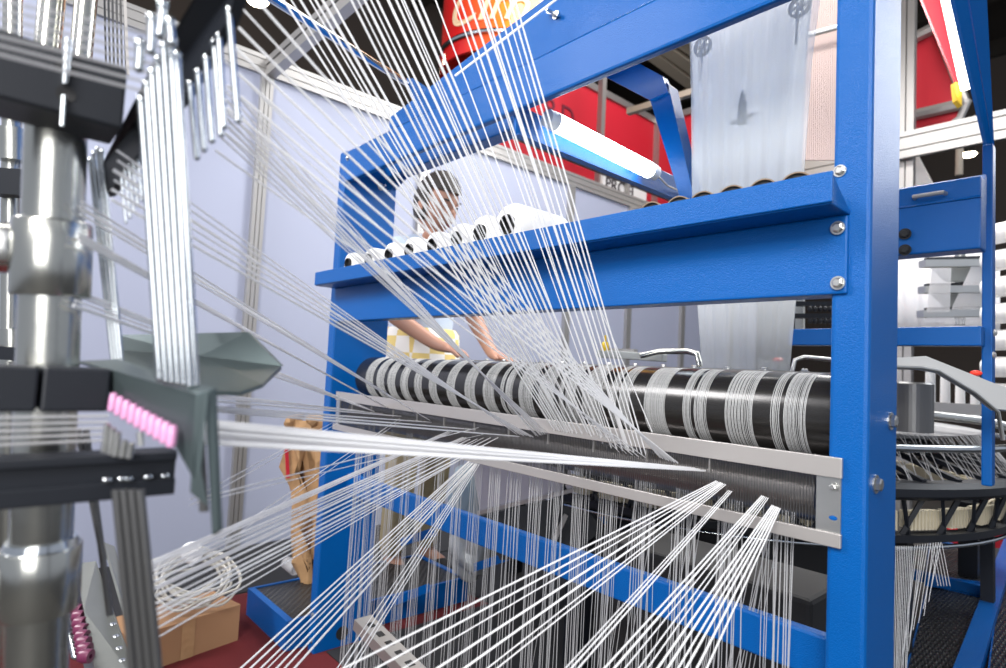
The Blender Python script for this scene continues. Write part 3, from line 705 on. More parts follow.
# loose ends where strands pass through the comb
# curtain
extra = MB(); nind = 0
for bi, (x_, hw) in enumerate(BW):
    ns = 11 if bi < 6 else 9
    for i in range(ns):
        fx = x_+hw*(2*i/(ns-1)-1)*random.uniform(.8, 1.0)
        a = V((fx, .945, .782)); b = V((fx+random.uniform(-.014, .014), .935+random.uniform(-.01, .012), .02))
        if nind < 118 and bi < 12:
            strand(a, b, random.choice((.0012, .0018)), 'sheer white yarn of the vertical curtain hanging below the comb', 'vertical yarn curtain strands', 'tapethin'); nind += 1
        else:
            extra.tube([a, b], .0008, 4)
for i in range(26):
    x_ = -.42-.02*i*random.random(); extra.tube([(x_+random.uniform(-.02, .02), .99, .76), (x_-.10+random.uniform(-.05, .02), .99, .03)], .0008, 4)
o = obj('yarn_curtain', extra, 'tapethin'); tag(o, 'left and slanting sheer yarns of the curtain behind the comb', 'yarn', kind='stuff')
# strands at right of the post
extra = MB()
for i in range(10):
    f = i/9; extra.tube([aD(896+16*f, 546, 1.62), aD(892+13*f+random.uniform(-1, 1), 700, 1.5)], .0008, 4)
for i in range(11):
    f = i/10; extra.tube([aD(915+26*f, 545-3*f, 1.62), aD(900+30*f+random.uniform(-3, 3), 665-70*f, 1.6)], .0008, 4)
for i in range(5):
    f = i/4; extra.tube([aD(930+12*f, 544, 1.64), aD(938+12*f, 586, 1.64)], .0008, 4)
o = obj('hanging_yarn', extra, 'tape'); tag(o, 'many white yarns hanging from the black cage right of the post', 'yarn', kind='stuff')

# ================================================================== MISC LOW MACHINE
t = thing('machine_base', 'dark machine base standing in the shade under the comb', 'machine base', (-1.1, 1.5, 0))
obj('block', MB().box(-.95, -.45, 1.20, 1.40, .02, .55), 'matblack', t, bevel=.01)
obj('plinth', MB().box(-1.80, -.35, 1.06, 1.46, 0, .02), 'matblack', t)
o = obj('rubber_mat', MB().box(-1.845, 1.6, .95, 3.9, .0035, .006).box(-2.49, -1.845, 1.66, 3.9, 0, .004), 'matblack'); tag(o, 'black rubber mat on the floor under the machine', 'mat')  # flat black sheet put in for the shaded floor under the machine
o = obj('rubber_mat', MB().box(-3.11, -2.50, -.6, 4.0, .0, .004), 'matblack'); tag(o, 'black rubber mat along the foot of the booth wall', 'mat')  # added black sheet that darkens the floor beside the wall
# tilted lavender panel
t = thing('tilted_tray', 'pale lavender tilted tray panel seen under the left part of the comb', 'panel', aD(520, 500, 2.0))
P = [aD(470, 452, 2.05), aD(560, 455, 1.95), aD(572, 488, 1.95), aD(480, 511, 2.05)]
obj('sheet', MB().prism(P, (0, .02, 0)), 'lav', t)
obj('rim', MB().bar(aD(478, 513, 2.04), aD(574, 490, 1.94), .012, .012), 'aluwhite', t)
P = [aD(480, 516, 2.0), aD(574, 494, 1.95), aD(604, 530, 1.9), aD(560, 560, 1.9), aD(500, 560, 1.95)]
o = obj('dark_chute', MB().prism(P, (0, .02, 0)), 'blackpaint'); tag(o, 'dark chute panel below the lavender tray', 'panel')
o = obj('slim_strut', MB().bar(aD(552, 545, 1.85), aD(566, 515, 1.85), .014, .014), 'alu'); tag(o, 'short pale slanting strut on the dark chute', 'strut')
# platforms
def platform(name, lab, P, th, rimw=.012, h=None):
    c_ = sum(P, V((0, 0, 0)))/len(P)
    t = thing(name, lab, 'platform', (c_.x, c_.y, 0))
    inn = [c_+(p-c_)*(1-rimw) for p in P]
    obj('tread', MB().prism([p-V((0, 0, .004)) for p in inn], (0, 0, -.012)), 'tread', t)
    rim = MB(); n = len(P)
    for i in range(n):
        a, b = P[i], P[(i+1) % n]; ai, bi = inn[i], inn[(i+1) % n]
        rim.hexa([a-V((0, 0, th)), b-V((0, 0, th)), bi-V((0, 0, th)), ai-V((0, 0, th))], [a, b, bi, ai])
    obj('rim', rim, 'blue', t)
    return t
zp = .10
A0_ = aZ(248, 588, zp); 
P = [V((A0_.x, A0_.y, zp)), V((-1.92, A0_.y, zp)), V((-1.92, A0_.y+.75, zp)), V((A0_.x, A0_.y+.75, zp))]
platform('step_platform', 'black tread platform with a blue rim beside the left post', P, .095, .06)
P = [aZ(928, 582, .22), aZ(983, 595, .22), aZ(948, 690, .22), aZ(900, 690, .22)]
pt = platform('step_platform', 'black tread step right of the main post at the bottom edge', P, .04, .06)
rim2 = MB().bar(aZ(912, 574, .24), aZ(990, 592, .24), .03, .035).bar(aZ(1012, 540, .24), aZ(962, 690, .24), .05, .04)
obj('side_rail', rim2, 'blue', pt)
P = [aZ(1000, 575, .24), aZ(1060, 590, .24), aZ(1040, 700, .24), aZ(985, 690, .24)]
platform('step_platform', 'black tread step cut off by the right edge of the picture', P, .04, .05)
P = [aZ(930, 540, .26), aZ(985, 548, .26), aZ(985, 583, .26), aZ(925, 575, .26)]
platform('step_platform', 'black tread panel behind the hanging yarns at right', P, .04, .04)
o = obj('black_leg', MB().bar(aD(987, 495, 2.0), aD(988, 604, 2.0), .035, .035, (1, 0, 0)), 'blackpaint'); tag(o, 'square black leg standing at the right step', 'leg')
P = [aZ(392, 602, .12), aZ(512, 556, .12), aZ(640, 640, .12), aZ(560, 700, .12)]
P = [V((-1.80, 1.70, .2)), V((-1.0, 1.70, .2)), V((-1.0, 2.1, .2)), V((-1.80, 2.1, .2))]
for i, (a, b) in enumerate((((384, 606), (428, 588)), ((470, 569), (512, 555)), ((403, 542), (434, 532)), ((486, 518), (566, 497)), ((560, 545), (604, 520)))):
    labs = ['low blue bar in the shade right of the left post', 'blue bar behind the silver bag', 'short blue bar behind the beige trousers', 'thin blue edge under the lavender tray', 'blue bar crossing the dark chute']
    o = obj('frame_bar', MB().bar(aD(*a, 2.25), aD(*b, 2.1), .02, .028 if i != 3 else .01), 'blue'); tag(o, labs[i], 'bar')
# red counter at right
o = obj('red_drape', MB().prism([aD(965, 535, 3.2), aD(1060, 440, 3.2), aD(1060, 548, 3.2), aD(965, 548, 3.2)], (-.1, .1, 0)), 'red'); tag(o, 'red draped counter side at the right edge', 'drape')

# cable tray rail
t = thing('slotted_rail', 'pale slotted aluminium rail on the floor right of the left post', 'rail', aD(410, 640, 1.7))
a_, b_2 = aD(362, 622, 1.72), aD(440, 700, 1.45)
obj('rail', MB().bar(a_, b_2, .055, .03), 'alu', t)
for k_ in range(6):
    p = a_.lerp(b_2, .1+k_*.13)+V((0, 0, .0155)); q = a_.lerp(b_2, .16+k_*.13)+V((0, 0, .0155)); obj('slot', MB().bar(p, q, .02, .002), 'matblack', t)
# crumpled bag
def crumple(c, rx, ry, rz, seed, amt=.18):
    rnd = random.Random(seed); ph = [(rnd.uniform(2, 9), rnd.uniform(2, 9), rnd.uniform(0, 6)) for _ in range(7)]
    def fn(p):
        s = 1+amt*sum(math.sin(a*p.x+b*p.z+c_)/(1+i*.4) for i, (a, b, c_) in enumerate(ph))/2.2
        return p*s
    return MB().ell(c, rx, ry, rz, 36, 26, fn)
o = obj('plastic_bag', crumple(aD(470, 548, 2.3), .085, .07, .12, 3), 'bag', smooth=True); tag(o, 'crumpled silver grey plastic bag behind the yarn curtain', 'bag')
o = obj('blue_cloth', crumple(aD(466, 498, 2.3), .08, .06, .13, 5, .1), 'denim', smooth=True); tag(o, 'blue grey cloth bundle above the silver bag', 'cloth')
# kraft paper
t = thing('kraft_paper', 'tall crumpled brown paper standing against the left post', 'paper', aD(300, 600, 2.35))
mb = MB(); rows = [(418, 292, 322), (425, 288, 324), (440, 286, 330), (470, 287, 330), (500, 292, 330), (530, 294, 331), (560, 297, 331), (590, 300, 331), (610, 304, 328)]
nx = 16
for (yy, l_, r_) in rows:
    for i in range(nx+1):
        f = i/nx; p = aD(lerp(l_, r_, f), yy+3*math.sin(f*9+yy), 2.3); mb.v.append(p+V((.018*math.sin(f*13+yy*.21), .025*math.sin(f*17+yy*.13), 0)))
for r_ in range(len(rows)-1):
    for i in range(nx): mb.f.append((r_*(nx+1)+i, r_*(nx+1)+i+1, (r_+1)*(nx+1)+i+1, (r_+1)*(nx+1)+i))
o = obj('sheet', mb, 'paper', t, True); s = o.modifiers.new('s', 'SOLIDIFY'); s.thickness = .01
obj('tape_strip', MB().bar(aD(286, 440, 2.28), aD(288, 478, 2.28), .01, .012), 'red', t, label='red strip on the edge')
# cardboard box + cable coil
zb2 = 0
q0 = aZ(150, 672, 0); q1 = aZ(238, 641, 0)
dirx = (q1-q0).normalized(); perp = V((dirx.y, -dirx.x, 0))
if perp.dot(q0-CAM) < 0: perp = -perp
q0 = q1-dirx*.34; h_ = .12
bx_ = MB().hexa([q0, q1, q1+perp*.18, q0+perp*.18], [q0+V((0, 0, h_)), q1+V((0, 0, h_)), q1+perp*.18+V((0, 0, h_)), q0+perp*.18+V((0, 0, h_))])
t = thing('cardboard_box', 'brown cardboard box on the red carpet at lower left', 'box', q0.lerp(q1, .5))
obj('carton', bx_, 'card', t, bevel=.002)
mid = q0.lerp(q1, .5)-perp*.001
obj('tape_strip', MB().hexa([mid-dirx*.02, mid+dirx*.02, mid+dirx*.02-perp*.0008, mid-dirx*.02-perp*.0008], [p+V((0, 0, h_*1.0)) for p in (mid-dirx*.02, mid+dirx*.02, mid+dirx*.02-perp*.0008, mid-dirx*.02-perp*.0008)]), 'paper', t)
cc = aD(188, 605, 1.95); cc.z = max(cc.z, h_+.1)
t = thing('cable_coil', 'coiled cream cables heaped on the cardboard box', 'cable', cc)
for k_ in range(9):
    R_ = random.uniform(.09, .13); tilt = random.uniform(-.3, .3); off = V((random.uniform(-.03, .05), random.uniform(-.03, .03), random.uniform(-.02, .03)))
    fwd = (V((cc.x, cc.y, 0))-V((0, 0, 0))).normalized(); rt = V((fwd.y, -fwd.x, 0)); upv = V((0, 0, .55))+fwd*.75
    pts = [cc+off+rt*R_*math.cos(a*PI/20)+upv*R_*math.sin(a*PI/20+tilt)*.85+V((0, 0, .008*math.sin(a*.7+k_))) for a in range(41)]
    obj('loop', MB().tube(pts, .0042, 8, caps=False), 'cable', t, True)
obj('tie', crumple(cc+V((0, 0, .08)), .035, .03, .03, 9), 'white', t, True, label='white wrapped tie')
tc_ = aZ(291, 566, .126); td = (aD(300, 570, 2.05)-aD(275, 550, 2.15)).normalized(); o = obj('tube_offcut', MB().lathe(tc_-td*.035, td, [(0, .020), (0, .024), (.07, .024), (.07, .020)], 24, True), 'tapethin', smooth=True); tag(o, 'short clear plastic tube lying by the brown paper', 'tube')

# ================================================================== FOREGROUND CREEL
cr_ = thing('yarn_creel', 'steel pipe yarn creel close to the camera at far left', 'creel', aD(40, 668, .48)-V((0, 0, .3)))
PD = .47
def pc(name, mb, m, **k): return obj(name, mb, m, cr_, **k)
top, bot = aD(57, 118, PD), aD(44, 720, PD)
bot = V((top.x, top.y, .45)) + V((.0, .0, 0))
pipe_top = top; 
pbot = aD(38, 640, PD)
pdir = (top-pbot).normalized()
def pipept(py):
    # point on the pipe axis at image row py
    lo_, hi_ = -1.5, 3.
    for _ in range(40):
        m__ = (lo_+hi_)/2; d = pbot.lerp(top, m__)-CAM
        cc = [d.x*AX[k2]+d.y*AY[k2]+d.z*AZ[k2] for k2 in range(3)]; yy = CY+F*cc[1]/cc[2]
        if yy > py: lo_ = m__
        else: hi_ = m__
    return pbot.lerp(top, lo_)
pr = .0205
pipe = pc('pipe', MB().tube([pipept(790), pipept(128)], pr, 40), 'galv', smooth=True)
leftdir = -V((AX[0], AY[0], 0)).normalized()   # screen-left in the ground plane
def coupling(y0, y1, r, ay):
    a, b = pipept(y1), pipept(y0)
    L_ = (b-a).length; mb = MB().lathe(a, pdir, [(0, pr), (0, r*.97), (.0012, r), (L_-.0012, r), (L_, r*.97), (L_, pr)], 40)
    pc('coupling', mb, 'galv', smooth=True)
    c_ = pipept(ay); mb = MB().tube([c_, c_+leftdir*.15], [r*.78, r*.74], 36)
    pc('side_socket', mb, 'galv', smooth=True)
    tow = (CAM-c_); tow.z = 0; tow.normalize()
    s0 = c_+leftdir*.036+tow*r*.62; 
    pc('set_screw', MB().lathe(s0, tow, [(0, 0), (0, .014), (.008, .013), (.010, .009), (.010, 0)], 24), 'steel', smooth=True)
coupling(222, 296, .0265, 250)
coupling(545, 610, .0268, 580)
# weld-like rings
pc('collar', MB().lathe(pipept(546), pdir, [(0, pr), (0, .025), (.006, .023), (.006, pr)], 36, True), 'chrome', smooth=True)
# black bars along depth (Y)
def ybar(p_l, p_r_top, p_r_bot, x, depthx, m='blackpaint', nm='bar'):
    """vertical front face on plane x, from px p_l (left, off picture) to the right end"""
    rt, rb_ = aX(*p_r_top, x), aX(*p_r_bot, x); lt = aX(*p_l, x)
    return pc(nm, MB().box(x-depthx, x, lt.y-.1, rt.y, rb_.z, rt.z), m, bevel=.002)
xb = aD(60, 100, .42).x
ybar((0, 31), (128, 69), (127, 130), xb, .05)
for pp in ((66, 68), (66, 94)):
    q = aX(*pp, xb); pc('hole', MB().lathe(q, (1, 0, 0), [(0, 0), (.0006, .006), (0, .006)], 20), 'matblack')
q = aX(66, 52, xb-.0); pc('guide_pin', MB().tube([aX(68, 40, xb+.003), aX(65, 84, xb+.003)], [.0035, .0022], 10), 'chrome', smooth=True)
pc('guide_pin', MB().tube([aX(64, 96, xb+.003), aX(62, 126, xb+.003)], .0018, 8), 'chrome', smooth=True)
xb2 = aD(60, 390, .43).x
ybar((0, 366), (40, 367), (40, 412), xb2, .04); 
rt = aX(44, 367, xb2); re_ = aX(112, 370, xb2); rz = aX(44, 412, xb2)
pc('bar', MB().box(xb2-.04, xb2, rt.y, re_.y, rz.z, rt.z), 'blackpaint', bevel=.002)
xb3 = aD(80, 480, .40).x
rt = aX(178, 452, xb3); rz = aX(178, 494, xb3)
rail_ = pc('eyelet_rail', MB().box(xb3-.004, xb3, -.05, rt.y, rt.z-.006, rt.z).box(xb3-.004, xb3, -.05, rt.y, rz.z, rz.z+.012).box(xb3-.03, xb3-.004, -.05, rt.y, rz.z, rt.z), 'blackpaint', bevel=.001)
for pp in ((107, 480), (122, 479), (128, 479), (148, 477), (165, 476)):
    obj('spot_pin', MB().ell(aX(*pp, xb3+.001), .002, .0032, .0022), 'chrome', rail_, True)
# grey tapes lying between the bars
mb = MB()
for k_ in range(5): mb.tube([aX(-20, 418+k_*7, xb2+.004), aX(108, 416+k_*6, xb2+.004)], .0022, 6, ry=.0012)
o = pc('feeding_yarn', mb, 'tapethin'); o['kind'] = 'stuff'
# diagonal black bar (X direction) with needles
zt_ = aD(120, 170, .47).z
def xbarface(P, th): return MB().prism([aD(*p, t_) for (*p, t_) in P], th)
pc('needle_bar', xbarface([(100, 168, .52), (104, 198, .52), (184, 95, .44), (226, 22, .40), (240, -20, .39), (205, -20, .39), (150, 70, .44)], (.002, .008, .003)), 'blackpaint')
def rods(lst, r, m='chrome', nm='guide_needle', head=True):
    for (x0, y0, d0, x1, y1, d1) in lst:
        a, b = aD(x0, y0, d0), aD(x1, y1, d1); mb = MB().tube([a, b], r, 14)
        if head: mb.ell(a, r*1.25, r*1.25, r*1.6, 12, 8); mb.ell(b, r*1.05, r*1.05, r*1.2, 12, 8)
        pc(nm, mb, m, smooth=True)
rods([(190, 84, .43, 197, 157, .43), (198, 72, .425, 204, 149, .425), (206, 58, .42, 212, 140, .42), (214, 42, .415, 221, 134, .415), (219, 36, .41, 224, 126, .41), (229, 10, .40, 238, 120, .40)], .0022)
rods([(121, 176, .50, 126, 222, .50), (125, 171, .495, 130, 217, .495), (129, 166, .49, 134, 212, .49), (133, 161, .49, 138, 206, .49), (137, 152, .49, 142, 200, .49)], .0012)
# big chrome rods bundle
rods([(141, 100, .40, 160, 378, .40), (147, 84, .397, 166, 380, .397), (152, 72, .394, 172, 381, .394), (158, 60, .391, 178, 382, .391), (164, 46, .388, 184, 383, .388), (171, 40, .386, 190, 385, .386), (177, 55, .388, 196, 384, .39)], .0024)
rods([(152, 18, .38, 151, 50, .38), (163, 5, .37, 160, 34, .37), (170, 22, .37, 172, 42, .37), (140, 44, .39, 139, 68, .39)], .0028, nm='needle_head')
rods([(90, 160, .52, 113, 362, .52), (94, 154, .52, 116, 363, .52), (98, 150, .515, 119, 363, .515), (102, 152, .515, 122, 364, .515)], .0019)
# continuation below: dark flat rods
rods([(78, 430, .52, 104, 560, .52), (86, 430, .52, 110, 615, .52)], .0026, 'darksteel', head=False)
rods([(116, 490, .39, 136, 700, .39), (124, 490, .388, 145, 700, .388), (132, 490, .386, 153, 700, .386), (140, 490, .384, 161, 700, .384)], .0027, 'darksteel', head=False)
# sheet metal channel (running towards camera) with pink eyelets
ch = thing('eyelet_channel', 'folded sheet metal channel with a row of pink eyelets at left', 'channel', aD(150, 400, .42)-V((0, 0, .1)))
def cpl(nm, P, th, m='sheetmetal', **k): return obj(nm, MB().prism([aD(*p, t_) for (*p, t_) in P], th), m, ch, **k)
cpl('top_flange', [(78, 361, .50), (118, 359, .50), (214, 388, .38), (196, 394, .375)], (0, 0, -.002))
cpl('side_plate', [(108, 369, .46), (197, 394, .375), (193, 478, .375), (176, 448, .385), (110, 398, .46)], (-.001, .002, 0))
cpl('front_edge', [(196, 394, .374), (206, 392, .376), (199, 470, .376), (206, 505, .378), (190, 492, .376)], (.0005, .001, 0))
cpl('rear_plate', [(204, 392, .377), (212, 389, .38), (218, 530, .38), (212, 535, .38)], (-.0005, .003, 0))
cpl('hanging_strip', [(197, 440, .385), (202, 440, .385), (206, 512, .385), (199, 512, .385)], (-.0005, .002, 0), 'darksteel')
for k_ in range(10):
    f = k_/9; p = aD(lerp(113, 172, f), lerp(402, 436, f), lerp(.44, .375, f)); r = .0029
    obj('eyelet', MB().lathe(p, V((-.25, .1, 1)).normalized(), [(-.007, .001), (-.007, r*.8), (-.005, r), (.004, r), (.0065, r*.7), (.0065, .001)], 18, True), 'pink', ch, True)
for (x0, y0, x1, y1) in ((108, 424, 104, 452), (113, 428, 110, 454), (118, 432, 115, 456), (125, 440, 122, 457), (132, 443, 129, 458), (140, 432, 141, 446)):
    obj('pin', MB().tube([aD(x0, y0, .41), aD(x1, y1, .41)], .0022, 12), 'steel', ch, True)
# pointed trough
t = thing('pointed_trough', 'dark grey pointed sheet metal trough behind the chrome rods', 'trough', aD(200, 392, .55))
def tp(nm, P, th, m='sheetmetal'): return obj(nm, MB().prism([aD(*p, t_) for (*p, t_) in P], th), m, t)
tp('rear_wall', [(118, 335, .62), (247, 332, .62), (281, 366, .60), (200, 356, .60), (118, 350, .60)], (-.002, .004, 0))
tp('floor_plate', [(118, 350, .60), (200, 356, .60), (281, 366, .60), (262, 384, .52), (240, 392, .50), (205, 391, .50), (118, 372, .54)], (0, .001, -.003))
# lower left channel
t = thing('lower_channel', 'pale grey metal channel with plum eyelets at the bottom left', 'channel', aD(110, 660, .75)-V((0, 0, .1)))
def tp2(nm, P, th, m='sheetmetal', **k): return obj(nm, MB().prism([aD(*p, t_) for (*p, t_) in P], th), m, t, **k)
tp2('top_plate', [(74, 564, 1.0), (96, 561, 1.0), (116, 620, .8), (142, 690, .7), (98, 690, .7), (84, 610, .85)], (0, 0, -.003), 'lightsheet')
tp2('side_plate', [(74, 564, 1.0), (98, 690, .7), (88, 690, .72), (70, 590, .95)], (.001, .002, 0), 'darksteel')
tp2('wing_plate', [(102, 542, 1.0), (112, 546, 1.0), (146, 668, .75), (128, 632, .8)], (.003, .003, 0), 'lightsheet')
for k_ in range(11):
    f = k_/10; p = aD(lerp(74, 86, f), lerp(590, 656, f), lerp(.92, .74, f))
    obj('eyelet', MB().lathe(p, leftdir, [(-.006, .003), (-.006, .008), (0, .0085), (.007, .007), (.007, .003)], 16, True), 'plum' if k_ > 1 else 'pink', t, True)
    p2 = aD(lerp(66, 76, f), lerp(616, 656, f), lerp(.9, .76, f)); obj('pin', MB().ell(p2, .006, .006, .005, 12, 8), 'chrome', t, True)
for k_ in range(5):
    q = aD(110+k_*3, 612+k_*12, .78-.015*k_); obj('rivet', MB().ell(q, .004, .004, .0015, 12, 8), 'chrome', t, True)
obj('support', MB().tube([aD(108, 680, .8), aD(108, 680, .8)*1-V((0, 0, aD(108, 680, .8).z))], .012, 16), 'galv', t, True)
# rear creel column at far left
t = thing('rear_creel', 'thin second creel column behind the big pipe at far left', 'creel', aD(12, 360, 1.0)-V((0, 0, .1)))
obj('pipe', MB().tube([aD(13, -10, 1.1), aD(5, 880, 1.12)], .015, 20), 'galv', t, True)
for yy in (145, 345): obj('coupling', MB().tube([aD(13, yy-16, 1.09), aD(13, yy+16, 1.09)], .021, 20), 'galv', t, True)
for y0, y1 in ((166, 196), (345, 362), (478, 500)): obj('bar', MB().prism([aD(-20, y0, 1.06), aD(36, y0+4, 1.06), aD(36, y1, 1.06), aD(-20, y1-4, 1.06)], (-.02, .02, 0)), 'blackpaint', t)
# another creel grid further back, top left
t = thing('creel_grid', 'ladder of thin dark bars behind the upper left black bar', 'rack', aD(100, 60, 1.4))
g = MB()
for k_ in range(6): g.bar(aD(104+k_*4, -20, 1.4), aD(106+k_*4, 70, 1.4), .004, .004)
obj('grid', g, 'darksteel', t)
obj('column', MB().tube([aD(88, -20, 1.35), aD(88, -20, 1.35)*1-V((0, 0, aD(88, -20, 1.35).z))], .022, 16), 'galv', t, True)
obj('column', MB().tube([aD(54, -20, 1.35), aD(54, -20, 1.35)-V((0, 0, aD(54, -20, 1.35).z))], .026, 16), 'galv', t, True)
obj('edge_strip', MB().bar(aD(124, -20, 1.38), aD(128, 75, 1.38), .006, .006), 'aluwhite', t)
for k_ in range(7):
    strand(aD(-10, -2+k_*9, .33), aD(178, 40+k_*10, .42), .0022, 'blurred white yarn passing above the upper left black bar', 'blurred yarns above the black bar', 'tapethin')
# chrome arm from upper left to frame corner
q = aX(408, 84, -1.80)
t = thing('support_arm', 'shiny slanting steel arm reaching the frame\'s upper left corner', 'arm', q)
obj('tube', MB().tube([aD(262, -8, 1.25), q], .011, 14), 'chrome', t, True)
obj('blue_end', MB().prism([aX(404, 80, -1.80), aX(410, 80, -1.80), aX(428, 92, -1.80), aX(412, 100, -1.80)], (.02, 0, 0)), 'blue', t, label='dark blue end bracket')
o = obj('cotton_rope', MB().tube([aD(455, 76, 1.45), aD(500, 42, 1.42), aD(553, 2, 1.4), aD(570, -12, 1.4)], .003, 8), 'white', smooth=True); tag(o, 'white rope slanting across the blue top plate', 'rope')

# ================================================================== CREEL RACK in the right background
t = thing('bobbin_rack', 'distant creel rack with threads and guide rails at right', 'rack', aD(955, 320, 3.0))
for k_, yy in enumerate((264, 290, 314)):
    obj('rail', MB().bar(aD(922-k_*1, yy, 3.0), aD(996, yy-1, 3.0), .05, .035), 'steel', t)
    obj('guide', MB().bar(aD(926, yy-5, 3.02), aD(996, yy-7, 3.02), .03, .012), 'blackpaint', t)
for yy in (272, 298):
    obj('sheet', MB().prism([aD(930, yy-4, 3.06), aD(990, yy-6, 3.06), aD(990, yy+10, 3.06), aD(944, yy+9, 3.06)], (0, .04, 0)), 'grey', t)
obj('column', MB().tube([aD(960, 252, 3.1), aD(960, 325, 3.1)], .022, 12), 'galv', t, True)
g = MB()
for k_ in range(22): g.tube([aD(932+k_*.9, 268, 2.96), aD(926+k_*1.1, 322, 2.98)], .0015, 4); g.tube([aD(972+k_*.7, 266, 2.98), aD(945+k_*1.8, 324, 2.98)], .0018, 4)
o = obj('threads', g, 'tape', t); o['kind'] = 'stuff'
for k_ in range(7):
    yy = 232+k_*27; p = aD(1006, yy, 2.6)
    o = obj('yarn_package', MB().lathe(p, V((1, -.6, 0)), [(-.08, .02), (-.08, .045), (.08, .045), (.08, .02)], 24, True), 'pkg', smooth=True)
    tag(o, 'blurred white yarn package stacked along the right edge of the picture', 'yarn package', 'yarn packages along the right edge')
t = thing('guide_bars', 'small black toothed guide bars seen between roller and rear beam', 'guide', aD(810, 312, 2.4))
for yy in (304, 316):
    obj('bar', MB().bar(aD(792, yy, 2.4), aD(834, yy, 2.4), .03, .018), 'blackpaint', t)
    for k_ in range(5): obj('tooth', MB().ell(aD(810+k_*5, yy+5, 2.38), .009, .009, .012, 10, 8), 'blackpaint', t, True)
obj('holder', MB().bar(aD(800, 298, 2.45), aD(800, 345, 2.45), .03, .03), 'grey', t)

# ================================================================== PERSON
HP = aD(437, 206, 2.75)
hx, hy, hz = HP
person = thing('person', 'dark-haired person in a pale blue shirt behind the shelf of bobbins', 'person', (hx, hy, 0))
fdir = V((1, .12, 0)).normalized()      # facing the machine, turned a little to the camera
sdir = V((-fdir.y, fdir.x, 0))             # person's left
def W(f_, s_, z_): return V((hx, hy, 0))+fdir*f_+sdir*s_+V((0, 0, z_))
H = hz+.12
def skin(name, nodes, edges, m, parent, sub=2):
    off = worldloc(parent)
    me = bpy.data.meshes.new(name); me.from_pydata([tuple(p-off) for p, r in nodes], edges, []); me.update()
    o = bpy.data.objects.new(name, me); COL.objects.link(o); o.parent = parent
    md = o.modifiers.new('skin', 'SKIN'); 
    for i, (p, r) in enumerate(nodes):
        sv = me.skin_vertices[0].data[i]; sv.radius = (r, r) if not isinstance(r, tuple) else r; sv.use_root = (i == 0)
    sb = o.modifiers.new('sub', 'SUBSURF'); sb.levels = sub; sb.render_levels = sub
    md.use_smooth_shade = True
    dg = bpy.context.evaluated_depsgraph_get(); me2 = bpy.data.meshes.new_from_object(o.evaluated_get(dg))
    o.modifiers.clear(); o.data = me2; me2.materials.clear(); me2.materials.append(M[m])
    return o
sc = H/1.78
n_ = []; e_ = []
def nd(f_, s_, z_, r): n_.append((W(f_, s_, z_*sc), r)); return len(n_)-1
def ch_(*ids):
    for a, b in zip(ids, ids[1:]): e_.append((a, b))
pel = nd(-.06, 0, .95, .135); wa = nd(-.05, 0, 1.10, .11); chs = nd(-.05, 0, 1.28, .115); nb = nd(-.03, 0, 1.45, .062); nk = nd(-.01, 0, 1.52, .047); hd0 = nd(.0, 0, 1.57, .045)
ch_(pel, wa, chs, nb, nk, hd0)
handr = None
for s_ in (1, -1):
    a = nd(-.04, .165*s_, 1.43, .052); 
    if s_ == 1: el = nd(.04, .25, 1.16, .042); wr = nd(.22, .19, 1.00, .028); 
    else: el = nd(.02, -.25, 1.15, .042); wr = nd(.24, -.17, 1.02, .028)
    ch_(nb, a, el, wr)
    hb = nd(.26 if s_ == 1 else .28, (.18 if s_ == 1 else -.16), 0.99 if s_ == 1 else 1.01, .026); ch_(wr, hb)
    x_ = .26 if s_ == 1 else .28; z_ = .99 if s_ == 1 else 1.01; ss_ = .18 if s_ == 1 else -.16
    for k_, ln in enumerate((.07, .078, .073, .058)):
        o1 = nd(x_+.04, ss_+(k_-1.5)*.020, z_-.004, .0095); o2 = nd(x_+.04+ln*.55, ss_+(k_-1.5)*.022, z_-.014, .0085); o3 = nd(x_+.04+ln, ss_+(k_-1.5)*.022, z_-.035, .0072); ch_(hb, o1, o2, o3)
    o1 = nd(x_+.01, ss_-s_*.035, z_, .011); o2 = nd(x_+.045, ss_-s_*.055, z_-.01, .009); ch_(hb, o1, o2)
    h_i = nd(-.06, .09*s_, .88, .085); kn = nd(-.02, .10*s_, .50, .058); an = nd(-.06, .10*s_, .09, .040); ft = nd(.08, .11*s_, .045, .035)
    ch_(pel, h_i, kn, an, ft)
body = skin('body', n_, e_, 'skin', person)
# head
hc = HP
Mh = Matrix((fdir, sdir, V((0, 0, 1)))).transposed()
tilt = Matrix.Rotation(.30, 3, 'Y')
def headpt(p): return hc+Mh @ (tilt @ (p*1.10))
def hell(c, r, n=24, m2=16, fn=None):
    mb = MB().ell((0, 0, 0), 1, 1, 1, n, m2)
    mb.v = [headpt(V((c[0]+p.x*r[0], c[1]+p.y*r[1], c[2]+p.z*r[2])) if fn is None else fn(p)) for p in mb.v]; return mb
def skull(p):
    x_, y_, z_ = p
    w_ = 1-.22*max(0, -z_)**1.5; fx = x_*.098*(1-.12*max(0, -z_)); 
    if x_ > .0 and z_ < -.2: fx += .012*x_
    if x_ > .8 and abs(y_) < .5: fx += .004
    # eye sockets
    if x_ > .55 and .0 < z_+.02 < .22 and .15 < abs(y_) < .6: fx -= .008
    return V((fx, y_*.077*w_, z_*.122))
hm = MB().ell((0, 0, 0), 1, 1, 1, 32, 24); hm.v = [headpt(skull(p)) for p in hm.v]
head = obj('head', hm, 'skin', person, True)
def sub(nm, mb, m, lab=None): return obj(nm, mb, m, head, True, lab)
sub('nose', hell((.102, 0, -.022), (.012, .010, .022)), 'skin')
sub('mouth', hell((.094, 0, -.068), (.008, .024, .006)), 'redtext')
